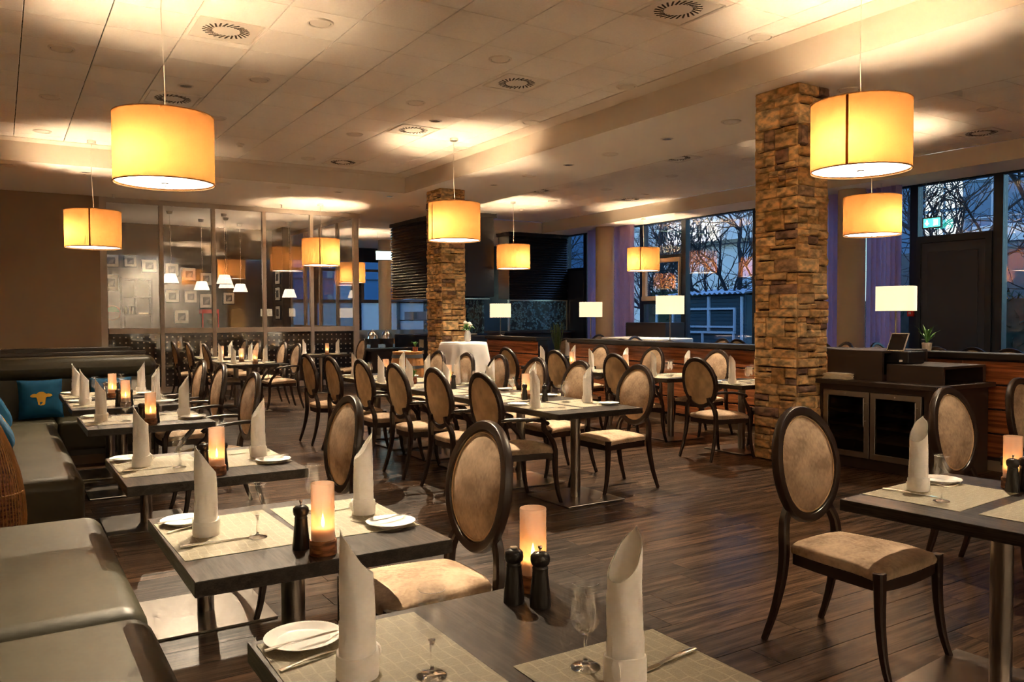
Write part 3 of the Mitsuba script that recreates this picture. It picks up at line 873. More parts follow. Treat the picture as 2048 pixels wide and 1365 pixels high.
def chair(ox, oy, deg, label, arms=False, group=None):
    """ox, oy: where the middle of the oval back stands; deg: the way the chair faces."""
    a = math.radians(deg)
    x, y = ox + 0.268 * math.cos(a), oy + 0.268 * math.sin(a)
    M = place(x, y, 0, deg)
    t = thing('dining_chair', label, 'chair', group)
    part(t, 'seat', CD['seat'], M)
    part(t, 'seat_rail', CD['rail'], M)
    part(t, 'back_frame', CD['ring'], M)
    bp = part(t, 'back_pad', CD['front'], M)
    part(bp, 'piping', CD['pip'], M)
    part(t, 'back_cover', CD['back'], M)
    for k in (0, 1):
        part(t, 'rear_leg', CD['rear'][k], M)
    for k in (0, 1):
        part(t, 'front_leg', CD['fleg'][k], M)
    if arms:
        for k in (0, 1):
            ar = part(t, 'armrest', CD['arm'][k][0], M)
            part(ar, 'support', CD['arm'][k][1], M)
    return t


# ================================================================== TABLES AND PLACE SETTINGS
def table(cx, cy, sx, sy, deg, label, z=0.75, t=0.045, bases=None):
    M = place(cx, cy, 0, deg)
    k = thing('dining_table', label, 'table')
    part(k, 'top', P(box(-sx / 2, sx / 2, -sy / 2, sy / 2, z - t, z, 0.002), 'table', False), M)
    for bx, by in (bases or [(0, 0)]):
        b = place(*(np.array((cx, cy)) + np.array([[math.cos(math.radians(deg)), -math.sin(math.radians(deg))], [math.sin(math.radians(deg)), math.cos(math.radians(deg))]]) @ np.array((bx, by))), 0, deg)
        part(k, 'column', D_col, b)
        part(k, 'base_plate', D_base, b)
        part(k, 'bracket', D_brk, b)
    return k


D_col = P(lathe([(0.040, .010), (0.040, .70)], 28), 'brushed_steel', 60)
D_base = P(box(-.28, .28, -.29, .29, 0, .012, .002), 'brushed_steel', False)
D_brk = P(box(-.2, .2, -.2, .2, .688, .7045), 'black_plastic', False)


def napkin_mesh():
    n, rows = 36, 14
    shells = []

    def shell(th, r0, r1, zb, zt, turn=0.0):
        v, f = [], []
        for i, a in enumerate(th):
            for j in range(rows + 1):
                s = j / rows
                z = zb(a) + (zt(a) - zb(a)) * s
                r = (r0 + (r1 - r0) * z / 0.30) + 0.0012 * math.sin(5 * a + 30 * z) + turn * (a - th[0])
                v.append((r * math.cos(a), r * math.sin(a), z))
        k = rows + 1
        for i in range(len(th) - 1):
            for j in range(rows):
                f.append([i * k + j, (i + 1) * k + j, (i + 1) * k + j + 1, i * k + j + 1])
        return tm(v, f)
    # tip at angle pi (local -x)
    top = lambda a: 0.205 + 0.092 * (0.5 - 0.5 * math.cos(a)) ** 1.35 + 0.009 * math.exp(-((a - math.pi) / .16) ** 2)
    th = np.linspace(0.0, 2 * np.pi, n + 1)
    shells.append(shell(th, .0360, .0335, lambda a: 0.0, top))
    inner = shell(th, .0330, .0305, lambda a: 0.05, lambda a: top(a) - .002)
    inner.invert()
    shells.append(inner)
    # outer wrap with slanting edge
    th2 = np.linspace(0.9, 5.6, 28)
    shells.append(shell(th2, .0380, .0358, lambda a: 0.0, lambda a: 0.060 + 0.120 * min(1, max(0, (a - .9) / 4.7))))
    th3 = np.linspace(2.2, 6.2, 24)
    shells.append(shell(th3, .0371, .0348, lambda a: 0.0, lambda a: 0.090 + 0.110 * min(1, max(0, (a - 2.2) / 4.0))))
    # cuff
    cuff = lathe([(0.037, 0.0), (0.0425, 0.0), (0.0435, 0.012), (0.0430, 0.044), (0.0420, 0.052), (0.0400, 0.054), (0.037, .050)], n)
    v = cuff.vertices.copy()
    ang = np.arctan2(v[:, 1], v[:, 0])
    v[:, 2] += (v[:, 2] > .03) * 0.006 * np.sin(ang + .6)
    bump = np.exp(-((ang - .5) / .28) ** 2)
    v[:, :2] *= (1 + .16 * bump * (v[:, 2] > .02))[:, None]
    cuff.vertices = v
    shells.append(cuff)
    tail = sweep(smoothpath([(.041, .012, .054), (.048, .021, .046), (.048, .024, .030), (.043, .022, .016)], 4), [.004, .007, .008, .009, .010, .010, .010, .010, .009, .008, .007, .006, .004], .004, up=(1, .5, 0), n=6, power=2)
    shells.append(tail)
    return cat_(shells)


nap = napkin_mesh()
D_nap = mikit.ply(nap, 'mat_napkin', smooth=35)


def glass_meshes():
    foot = [(0.0, 0.0), (0.030, 0.0), (0.0315, 0.002), (0.029, 0.0042), (0.012, 0.0065), (0.0048, 0.012), (0.0038, 0.022), (0.0036, 0.050), (0.0040, 0.066), (0.0080, 0.0740), (0.0, 0.0745)]
    bowl = [(0.0, 0.0752), (0.008, 0.0755), (0.020, 0.082), (0.0285, 0.094), (0.0312, 0.108), (0.0300, 0.124), (0.0268, 0.142), (0.0252, 0.156), (0.0258, 0.168), (0.0272, 0.178)]
    rim = sweep([(0.0272 * math.cos(a), 0.0272 * math.sin(a), .178) for a in np.linspace(0, 2 * np.pi, 30, endpoint=False)], .0007, .0007, n=6, power=2, closed=True)
    return lathe(foot, 26), lathe(bowl, 32), rim


_g = glass_meshes()
D_gfoot, D_gbowl, D_grim = P(_g[0], 'glass', 50), P(_g[1], 'bowl', True), P(_g[2], 'glass', True)
scene['mat_bowl'] = {'type': 'thindielectric', 'int_ior': 2.2, 'ext_ior': 1.0}


def wine_glass(label, M):
    t = thing('wine_glass', label, 'glass', 'tulip wine glasses')
    part(t, 'bowl', D_gbowl, M)
    part(t, 'rim', D_grim, M)
    part(t, 'stem', D_gfoot, M)


D_plate = P(lathe([(0.0, .0), (.048, .0), (.050, .003), (.062, .006), (.084, .0155), (.086, .0175), (.083, .018), (.062, .009), (.056, .0068), (.0, .006)], 44), 'porcelain', 40)


def knife_mesh(L=0.22):
    h = sweep(smoothpath([(0, 0, .0045), (.035, 0, .006), (.085, 0, .0055), (.11, 0, .004)], 3), [.0058, .0066, .0070, .0068, .0066, .0062, .0058, .0052, .0046, .0044], [.0032] * 4 + [.003] * 3 + [.0026] * 3, n=8, power=3)
    prof = Polygon([(.108, -.0035), (.108, .0045), (.13, .0085), (.19, .0085), (.215, .004), (.22, -.003), (.2, -.005)])
    b = extrude(prof, .0014)
    b.apply_translation((0, 0, .0025))
    m = cat_([h, b])
    m.apply_scale(L / .22)
    return m


def fork_mesh():
    p = smoothpath([(0, 0, .003), (.04, 0, .0065), (.10, 0, .008), (.13, 0, .0045), (.145, 0, .003)], 3)
    h = sweep(p, np.interp(np.arange(len(p)), [0, 4, 9, 12], [.006, .0052, .0026, .008]), .0013, n=8, power=3)
    parts = [h]
    for k in range(4):
        y = (k - 1.5) * .0052
        q = smoothpath([(.144, y, .003), (.158, y, .0025), (.180, y, .006), (.198, y * .96, .0135)], 2)
        parts.append(sweep(q, .0013, .0009, n=6, power=2))
    return cat_(parts)


D_knife, D_bknife, D_fork = P(knife_mesh(), 'chrome', 40), P(knife_mesh(.175), 'chrome', 40), P(fork_mesh(), 'chrome', 40)
D_mat = P(box(-.19, .19, -.26, .26, 0, .002), 'placemat', False)


def setting(ex, ey, deg, where_, z=0.75, full=True, tip=None, glasses=1, nap=None, glass=None):
    """ex, ey: the middle of the diner's table edge; deg: the way the diner looks."""
    r = np.random.default_rng(int(abs(ex * 977 + ey * 131 + deg) * 10))
    j = lambda s: float(r.uniform(-s, s))
    B = T().translate([ex, ey, z]).rotate([0, 0, 1], deg)
    at = lambda x, y, h=0, rot=0: B @ T().translate([x, y, h]).rotate([0, 0, 1], rot)
    one('placemat', D_mat, f'khaki placemat {where_}', 'placemat', at(.20, 0, .0002, j(1.2)), 'woven placemats')
    one('napkin', D_nap, f'rolled white napkin {where_}', 'napkin', at(*(nap or (.125 + j(.012), j(.015))), .002, (0 if tip is None else tip - deg) + j(14)), 'rolled white napkins')
    one('plate', D_plate, f'white side plate {where_}', 'plate', at(.095 + j(.01), .215 + j(.012), .0022), 'white side plates')
    one('butter_knife', D_bknife, f'butter knife {where_}', 'knife', at(.005, .168, .0195, 8 + j(5)), 'butter knives')
    one('fork', D_fork, f'steel fork {where_}', 'fork', at(.015 + j(.01), .095, .0024, 16 + j(5)), 'steel forks')
    one('knife', D_knife, f'steel knife {where_}', 'knife', at(.02 + j(.01), -.115, .0024, 3 + j(4)), 'steel table knives')
    wine_glass(f'tulip wine glass {where_}', at(*(glass or (.27 + j(.01), -.125 + j(.02))), .0024))
    if glasses > 1:
        wine_glass(f'second wine glass {where_}', at(.30, -.055 + j(.01), .0024))


# pepper mills, candle lanterns
D_mill = P(lathe([(0, 0), (.0265, 0), (.027, .003), (.0262, .02), (.0225, .06), (.0195, .092), (.0205, .098), (.0188, .1), (.018, .104), (.0225, .108), (.0248, .118), (.0238, .129), (.017, .136), (.007, .139), (0, .139)], 28), 'pepper', 40)
D_mknob = P(lathe([(.0025, .137), (.0025, .144), (.0052, .147), (.006, .150), (.0042, .1535), (0, .154)], 14), 'chrome', 40)
D_mflat = P(lathe([(.0, .1392), (.009, .1392), (.0095, .1425), (.0, .143)], 16), 'chrome', 40)


def mill(x, y, lab, z=0.75, flat=False):
    t = thing('pepper_mill', lab, 'pepper mill', 'black waisted mills')
    part(t, 'body', D_mill, place(x, y, z))
    part(t, 'knob', D_mflat if flat else D_mknob, place(x, y, z))


D_cbase = P(lathe([(0, 0), (.040, 0), (.0415, .002), (.0415, .042), (.039, .045), (.0, .045)], 32), 'walnut', 30)
D_ctube = P(lathe([(.0355, .044), (.0355, .218), (.0345, .2195), (.0335, .218), (.0335, .044)], 40), 'frost', 40)
D_cwax = P(lathe([(0, .045), (.029, .045), (.029, .078), (.026, .081), (0, .078)], 24), 'napkin', 30)
fl_m = lathe([(0, .083), (.0035, .085), (.0058, .093), (.0050, .103), (.0026, .115), (0, .126)], 14)
D_flame = emit(fl_m, (22.0, 12.0, 3.6), smooth=True, weight=0.2)
D_unlit = P(lathe([(0, .078), (.0015, .078), (.0012, .088), (0, .088)], 6), 'pepper', 30)


def candle(x, y, lab, z=0.75):
    t = thing('candle_lantern', lab, 'candle lantern', 'frosted glass candle lanterns')
    part(t, 'wooden_base', D_cbase, place(x, y, z))
    part(t, 'glass_tube', D_ctube, place(x, y, z))
    part(t, 'candle', D_cwax, place(x, y, z))
    part(t, 'flame', {**D_flame, 'to_world': place(x, y, z)}, label='small warm yellow flame')


def pot(x, y, lab, z=0.75, s=1.0):
    t = thing('potted_plant', lab, 'plant')
    part(t, 'pot', P(tr(lathe([(0, 0), (.035 * s, 0), (.042 * s, .03 * s), (.040 * s, .07 * s), (.036 * s, .07 * s), (.035 * s, .06 * s), (0, .06 * s)], 20), x, y, z), 'terracotta', 30))
    r = np.random.default_rng(int(x * 100))
    ls = []
    for k in range(12):
        a, l, up = r.uniform(0, 6.28), r.uniform(.04, .075) * s, r.uniform(.05, .11) * s
        b0 = np.array((x, y, z + .06 * s))
        ls.append(sweep(smoothpath([b0, b0 + (math.cos(a) * l * .35, math.sin(a) * l * .35, up * .7), b0 + (math.cos(a) * l, math.sin(a) * l, up)], 3), [.002, .005, .010, .013, .012, .008, .002], .0012, n=6, power=2))
    part(t, 'leaves', P(cat_(ls), 'leaf', 40), kind='stuff')


BENCH = ['first', 'second', 'third', 'fourth', 'fifth']
# --- tables along the leather bench
BT = [(0.865, 1.41, .82, .86), (0.84, 2.76, .80, .84), (0.85, 4.25, .80, .84), (0.87, 6.34, .80, .84), (0.87, 7.64, .80, .78), (0.87, 8.56, .80, .78)]
BN = ['the nearest bench table', 'the second bench table', 'the third bench table', 'the fourth bench table', 'the fifth bench table', 'the last bench table before the back bench']
for i, (cx, cy, sx, sy) in enumerate(BT):
    table(cx, cy, sx, sy, 0, f'dark oak table on a steel column, {BN[i].replace("the ", "", 1)}')
    x0, x1 = cx - sx / 2, cx + sx / 2
    dy = .06
    setting(x0, cy + (.14 if i == 0 else dy), 0, f'on the bench side of {BN[i]}', tip=0, nap=(.145, -.005) if i == 0 else None, glass=(.27, -.09) if i == 0 else None)
    setting(x1, cy + (-.26 if i == 0 else dy), 180, f'on the aisle side of {BN[i]}', tip=180, nap=(.235, -.085) if i == 0 else None, glass=(.265, -.175) if i == 0 else None)
    bn = BN[i]
    if i == 0:
        candle(1.19, 1.79, f'frosted candle lantern behind the two mills on {bn}')
        mill(1.095, 1.735, f'black mill with flat top, left one on {bn}', flat=True)
        mill(1.135, 1.675, f'black pepper mill with round chrome knob, right one on {bn}')
    else:
        candle(cx - .01 + .0, cy - .345, f'lit frosted candle lantern on {bn}')
        mill(cx - .05, cy - .255 + (.0 if i < 3 else .02), f'black mill left of the candle lantern on {bn}', flat=i > 1)
        mill(cx + .035, cy - .255, f'black pepper mill behind the candle lantern on {bn}')
# chairs on the aisle side
for i, (x, y, arms) in enumerate(((1.65, 2.86, False), (1.585, 4.22, False), (1.65, 6.45, True), (1.69, 7.72, True), (1.69, 8.58, True))):
    chair(x, y, 180, f'tan oval-backed {"armchair" if arms else "chair"} on the aisle side of {BN[i + 1]}', arms)

# --- the long table
LX0, LX1 = 3.485, 4.31
for i in range(6):
    y0 = 4.90 + .82 * i
    table((LX0 + LX1) / 2, y0 + .41, LX1 - LX0, .82, 0, f'dark oak table of the joined long row, {ORD[i]} from its near end', bases=[(0.05, 0.0)])
LL = [(3.16, 5.43, True), (3.13, 6.17, True), (3.12, 6.97, True), (3.11, 7.78, True), (3.06, 8.54, False), (3.06, 9.34, False)]
LR = [(4.73, 5.46, False), (4.72, 6.30, False), (4.72, 7.05, False), (4.72, 7.80, False), (4.70, 8.52, False), (4.68, 9.22, False)]
for i, (x, y, a) in enumerate(LL):
    chair(x, y, 0, f'tan oval-backed {"armchair" if a else "chair"} on the left of the long table, {ORD[i]} from its near end', a)
    setting(LX0, y - .06, 0, f'on the left of the long table, {ORD[i]} from its near end', tip=0)
for i, (x, y, a) in enumerate(LR):
    chair(x, y, 180, f'tan oval-backed chair on the right of the long table, {ORD[i]} from its near end', a)
    setting(LX1, y - .02, 180, f'on the right of the long table, {ORD[i]} from its near end', tip=180)
candle(3.93, 6.02, 'frosted candle lantern behind the mills at the near end of the long table')
mill(3.86, 5.93, 'black mill hidden behind the napkin at the near end of the long table', flat=True)
mill(3.95, 5.75, 'black pepper mill standing free at the near end of the long table')
candle(4.0, 7.62, 'frosted candle lantern in the middle of the long table')
mill(3.80, 7.36, 'left black mill in the middle of the long table')
mill(3.88, 7.28, 'right black mill in the middle of the long table')
pot(3.80, 8.06, 'small green plant in a red brown pot on the long table')
pot(4.0, 6.75, 'small green plant on the near half of the long table', s=.9)
candle(3.93, 9.1, 'frosted candle lantern at the far end of the long table')
mill(3.86, 8.98, 'left black mill at the far end of the long table')
mill(3.93, 8.96, 'right black mill at the far end of the long table')

# --- tables along the cherry divider
DY = [(6.10, 'the divider table by the pillar'), (7.34, 'the second divider table'), (8.52, 'the third divider table'), (9.70, 'the fourth divider table')]
for i, (cy, nm) in enumerate(DY):
    table(6.90, cy + (.12 if i == 0 else 0), .82, .74, 0, f'dark oak table on a steel column, {nm.replace("the ", "", 1)}')
    chair(6.06 - (.05 if i else -.02), cy - .04, 0, f'tan oval-backed {"armchair" if i < 2 else "chair"} seen from behind at {nm}', i < 2)
    chair(7.66, cy - .02, 180, f'tan oval-backed chair against the divider at {nm}')
    setting(6.49, cy, 0, f'on the aisle side of {nm}', tip=0, glasses=2)
    setting(7.31, cy, 180, f'on the divider side of {nm}', tip=180)
    mill(6.86, cy - .3, f'black mill at the edge of {nm}')
    candle(6.94, cy - .28, f'frosted candle lantern at the edge of {nm}')

# --- tables before the glass partition
MT = [(3.34, 13.15, 'the near table before the glass partition'), (3.34, 14.0, 'the middle table before the glass partition'), (3.34, 15.4, 'the back table before the glass partition'), (5.36, 15.6, 'the table under the partition pendant')]
for i, (cx, cy, nm) in enumerate(MT):
    w = .74 if i < 3 else .92
    table(cx, cy, w, .8, 0, f'dark oak table, {nm.replace("the ", "", 1)}')
    setting(cx - w / 2, cy, 0, f'on the left side of {nm}', tip=0)
    setting(cx + w / 2, cy, 180, f'on the right side of {nm}', tip=180)
    candle(cx + .02, cy - .3, f'lit frosted candle lantern on {nm}')
for x, y, deg, a, lab in ((2.86, 13.95, 0, False, 'seen from behind left of the near table group before the glass partition'), (2.80, 15.05, 0, False, 'seen from behind, left one at the back table before the glass partition'), (2.70, 15.85, 0, False, 'seen from behind at the far left before the glass partition'),
                          (4.12, 13.2, 180, True, 'right of the near table before the glass partition'), (4.14, 14.05, 180, True, 'right of the middle table before the glass partition'), (4.05, 15.35, 180, False, 'right of the back table before the glass partition'),
                          (4.05, 16.3, 180, False, 'far back before the glass partition post'), (6.12, 15.35, 180, False, 'with orange glowing back, right of the table under the partition pendant')):
    chair(x, y, deg, f'tan oval-backed {"armchair" if a else "chair"} {lab}', a)

# --- right foreground
RD = 5.0
c5, s5 = math.cos(math.radians(RD)), math.sin(math.radians(RD))
rc = np.array((2.80, 2.02)) + .44 * np.array((c5, s5)) + .42 * np.array((s5, -c5))
RN = 'the right foreground table'
table(rc[0], rc[1], .88, .84, RD, 'dark oak table on a steel column at the right edge of the photo')
e1, e2 = np.array((c5, s5)), np.array((s5, -c5))
pA = rc - .42 * e2 - .03 * e1
setting(pA[0], pA[1], -90 + RD, f'on the far side of {RN}', tip=180)
pB = rc + .42 * e2 - .02 * e1
setting(pB[0], pB[1], 90 + RD, f'on the camera side of {RN}', tip=180)
mill(3.50, 1.715, f'black pepper mill on {RN}')
mill(3.565, 1.70, f'black mill right of the pepper mill on {RN}', flat=True)
candle(3.58, 1.755, f'lit frosted candle lantern behind the mills on {RN}')
chair(3.155, 2.47, -86, 'large tan oval-backed chair in the right foreground, pulled out from its table')
chair(4.72, 2.66, -88, 'worn tan oval-backed chair in front of the wine fridges at the right')
chair(5.80, 2.78, -88, 'tan oval-backed chair cut by the right edge of the photo')
table(4.80, 1.80, .88, .84, RD, 'dark table behind the right foreground table, only its corner in view')

# ================================================================== LEATHER BENCHES


def seat_block(x0, x1, y0, y1, z0=.075, z1=.462, r=.085):
    return soft_box(x0, x1, y0, y1, z0, z1, r)


b1 = thing('leather_bench', 'near olive leather bench along the left edge of the photo', 'bench')
for y0, y1 in ((-1.0, 1.2), (1.2, 3.06), (3.06, 4.72)):
    part(b1, 'seat', P(seat_block(-.35, .43, y0 + .002, y1 - .002), 'leather', 50))
part(b1, 'plinth', P(box(-.35, .36, -1.0, 4.68, 0, .08), 'black_wood', False))
part(b1, 'backrest', P(soft_box(-.52, -.33, -1.0, 4.72, .40, .98, .07), 'leather', 50))
b2 = thing('leather_bench', 'far olive leather bench with two blue cushions beside the back bench', 'bench')
for y0, y1 in ((5.88, 9.10),):
    part(b2, 'seat', P(seat_block(-.35, .45, y0, y1), 'leather', 50))
part(b2, 'plinth', P(box(-.35, .38, 5.93, 9.05, 0, .08), 'black_wood', False))
part(b2, 'backrest', P(soft_box(-.52, -.36, 5.88, 9.45, .40, 1.05, .07), 'leather', 50))
b3 = thing('leather_bench', 'olive leather back bench with a thick rolled backrest under the dark ledge', 'bench')
part(b3, 'seat', P(soft_box(.47, 1.42, 9.12, 9.75, .16, .462, .05), 'leather', 50))
part(b3, 'seat', P(soft_box(-.35, .468, 9.12, 9.75, .16, .462, .05), 'leather', 50))
part(b3, 'backrest', P(soft_box(-.35, 1.43, 9.62, 9.86, .40, .90, .06), 'leather', 50))
part(b3, 'roll', P(soft_box(-.5, 1.45, 9.54, 9.90, .845, 1.075, .11), 'leather', 50), label='thick rolled upper cushion')
part(b3, 'plinth', P(box(-.35, 1.38, 9.2, 9.8, .10, .17), 'black_wood', False))
part(b3, 'foot', P(box(-.35, 1.38, 9.24, 9.8, 0, .10), 'plinth', False))
ld = thing('ledge', 'low dark wooden partition with a ledge behind the back bench', 'partition')
part(ld, 'panel', P(box(-.95, 1.36, 9.92, 10.06, 0, 1.09), 'dark_laminate', False))
part(ld, 'cap', P(box(-.95, 1.38, 9.90, 10.12, 1.075, 1.108, .003), 'dark_wood', False))
ld2 = thing('ledge', 'second dark wooden ledge behind the first, before the beige back wall', 'partition')
part(ld2, 'panel', P(box(-.95, 1.30, 10.55, 10.68, 0, 1.09), 'dark_laminate', False))
part(ld2, 'cap', P(box(-.95, 1.32, 10.5, 10.74, 1.09, 1.135, .003), 'dark_wood', False))
# a table behind the ledges: only the tips of its napkins show
table(.85, 12.6, 1.0, .8, 0, 'table behind the dark ledges by the beige back wall')
for i, (x, y) in enumerate(((.42, 12.4), (.50, 12.7), (1.02, 12.4), (1.12, 12.7))):
    one('napkin', D_nap, f'white napkin tip showing over the dark ledge, {ORD[i] if i else "first"} from the left', 'napkin', place(x, y, .75, 0 if i < 2 else 180), 'rolled white napkins')


def cushion_mesh(s=.40, t=.085):
    n = 22
    g = np.linspace(-1, 1, n)
    X, Y = np.meshgrid(g, g, indexing='ij')
    e = 1 - .06 * (1 - np.abs(Y) ** 2.0)
    x, y = X * s / 2 * (1 - .055 * (1 - Y ** 2) * np.abs(X) ** 3), Y * s / 2 * (1 - .055 * (1 - X ** 2) * np.abs(Y) ** 3)
    h = t * ((1 - X ** 4) * (1 - Y ** 4)) ** .55 + .004
    h += .006 * (meshkit.noise(np.stack([x * 22, y * 22, x * 0], -1)) - .5) * (h > .02)
    i, j = np.meshgrid(np.arange(n - 1), np.arange(n - 1), indexing='ij')
    q = np.stack([i * n + j, (i + 1) * n + j, (i + 1) * n + j + 1, i * n + j + 1], -1).reshape(-1, 4)
    a, b = tm(np.stack([x, y, h], -1).reshape(-1, 3), q), tm(np.stack([x, y, -h], -1).reshape(-1, 3), q[:, ::-1])
    m = cat_([a, b])
    return m, (lambda px, py: t * ((1 - (2 * px / s) ** 4) * (1 - (2 * py / s) ** 4)) ** .55 + .0065)


def cow_head(hf):
    pts = [(-.016, -.075), (-.028, -.066), (-.030, -.045), (-.034, -.020), (-.040, .004), (-.052, .008), (-.080, .008), (-.094, .018), (-.086, .030), (-.060, .038), (-.042, .032), (-.032, .044), (-.012, .056)]
    poly = Polygon(pts + [(-x, y) for x, y in pts[::-1]]).buffer(.003)
    v, f = trimesh.creation.triangulate_polygon(poly.segmentize(.012), engine='earcut')
    z = np.array([hf(a, b) for a, b in v])
    return trimesh.Trimesh(np.column_stack([v, z]), f, process=False)


CU, CUH = cushion_mesh()
D_cush, D_cow = mikit.ply(CU, 'mat_velvet', smooth=50), mikit.ply(cow_head(CUH), {'type': 'twosided', 'bsdf': {'type': 'diffuse', 'reflectance': rgb(.62, .36, .06)}}, smooth=True)
for x, y, z, yaw, lean, lab in ((.335, 9.44, .665, 3, 76, 'blue velvet cushion with a golden cow head leaning on the back bench'), (-.06, 8.85, .645, 98, 62, 'blue velvet cushion leaning in the far bench corner, cut by the left edge'),
                               (-.055, 7.35, .645, 92, 60, 'blue velvet cushion behind the rattan lantern, cut by the left edge'), (.98, 9.44, .66, 0, 76, 'blue cushion glimpsed between the glasses on the back bench')):
    M = T().translate([x, y, z]).rotate([0, 0, 1], yaw).rotate([1, 0, 0], lean)
    t = thing('cushion', lab, 'cushion')
    part(t, 'cover', D_cush, M)
    part(t, 'cow_print', D_cow, M, label='golden cow head print')
# rattan lantern
rl = thing('rattan_lantern', 'tall bulging rattan rod lantern at the left edge between the two benches', 'lantern')
rods = []
prof = lambda s: .205 * (1 - .55 * (2 * s - .75) ** 2) + .02
for k in range(72):
    a = k * 2 * np.pi / 72
    rods.append(tube([(prof(s) * math.cos(a), prof(s) * math.sin(a), 1.0 * s) for s in np.linspace(0, 1, 9)], .0035, 4))
part(rl, 'rods', P(tr(cat_(rods), -.115, 5.30), 'rattan', True), kind='stuff')
for z in (.02, .30, .52, .99):
    part(rl, 'ring', P(tr(sweep([(prof(z) * .98 * math.cos(a), prof(z) * .98 * math.sin(a), z) for a in np.linspace(0, 2 * np.pi, 40, endpoint=False)], .006, .006, n=6, power=2, closed=True), -.115, 5.30), 'rattan', True))
part(rl, 'lining', P(tr(lathe([(prof(s) * .9, s) for s in np.linspace(.01, .99, 9)], 32), -.115, 5.30), 'walnut', True))

# ================================================================== CHERRY DIVIDERS


def divider(y0, y1, label, x=7.90, d=.22):
    t = thing('divider', label, 'divider')
    part(t, 'core', P(box(x + .012, x + d, y0 + .01, y1 - .01, .10, 1.06), 'black_wood', False))
    part(t, 'plinth', P(box(x + .02, x + d - .02, y0 + .02, y1 - .02, 0, .12), 'plinth', False))
    part(t, 'cap', P(box(x - .04, x + d + .03, y0 - .02, y1 + .02, 1.055, 1.112, .004), 'black_wood', False))
    zs = np.linspace(.125, 1.045, 5)
    n = max(1, round((y1 - y0) / 2.4))
    ys = np.linspace(y0, y1, n + 1)
    for k in range(4):
        for q in range(n):
            part(t, 'board', P(box(x, x + .018, ys[q] + .001, ys[q + 1] - .001, zs[k] + .009, zs[k + 1] - .009, .0025), 'cherry', False))
    return t


divider(2.2, 10.78, 'long chest-high divider of horizontal cherry boards with black cap behind the divider tables')
divider(11.72, 13.45, 'short cherry board divider with black cap behind the white draped table')

# table lamps standing on the dividers
lamp_shade = lathe([(.20, 0), (.20, .13), (.20, .26)], 48)
for i, (x, y, lab, w) in enumerate(((8.02, 13.15, 'lit table lamp with cream drum shade on the short cherry divider', 1.0), (8.7, 11.25, 'lit table lamp with cream drum shade before the lilac curtain', 1.0), (8.02, 8.55, 'lit table lamp with cream drum shade standing on the long divider', 1.0), (8.03, 5.13, 'lit table lamp with cream drum shade behind the tablet counter', 1.0))):
    t = thing('table_lamp', lab, 'table lamp', 'cream table lamps')
    zb = 1.112 if i != 1 else 1.02
    zs = 1.46 if i in (0, 1) else (1.50 if i == 2 else 1.52)
    part(t, 'shade', {**emit(lamp_shade, (.50, .36, .21), smooth=True, weight=1.0), 'to_world': place(x, y, zs)}, label='glowing cream fabric shade')
    part(t, 'stem', P(tube([(x, y, zb), (x, y, zs + .1)], .008, 10), 'brushed_steel', True))
    part(t, 'foot', P(tr(lathe([(0, 0), (.085, 0), (.085, .006), (.03, .018), (.0, .03)], 28), x, y, zb), 'brushed_steel', 30))
    part(t, 'top_diffuser', P(tr(lathe([(.0, .0), (.195, .0)], 40), x, y, zs + .25), 'napkin', True))
one('lamp_shelf', P(box(8.45, 8.95, 11.0, 11.5, 0, 1.02, .004), 'dark_laminate', False), 'dark pedestal under the table lamp beyond the long divider', 'pedestal')

# ================================================================== WINE FRIDGE CABINET
wc = thing('wine_cabinet', 'dark cabinet with two glass wine fridges right of the near stone pillar', 'cabinet')
CX, CY0, CY1 = 6.98, 4.08, 5.27
part(wc, 'body', P(cat_([box(CX + .5, 7.86, CY0, CY1, .08, .80), box(CX, 7.86, CY0, CY0 + .10, .0, .80), box(CX, 7.86, CY1 - .05, CY1, 0, .80), box(CX, 7.86, CY0, CY1, .745, .80), box(CX + .02, 7.86, CY0, CY1, .0, .10)]), 'dark_laminate', False))
part(wc, 'worktop', P(box(CX - .06, 7.9, CY0 - .05, CY1 + .02, .80, .845, .004), 'dark_laminate', False))
dw = (CY1 - .06 - CY0 - .11) / 2
bt = lathe([(0, 0), (.012, 0), (.0145, .004), (.0145, .05), (.02, .075), (.036, .10), (.037, .26), (0, .26)], 14)
bt.apply_transform(trimesh.transformations.rotation_matrix(math.pi / 2, (0, 1, 0)))
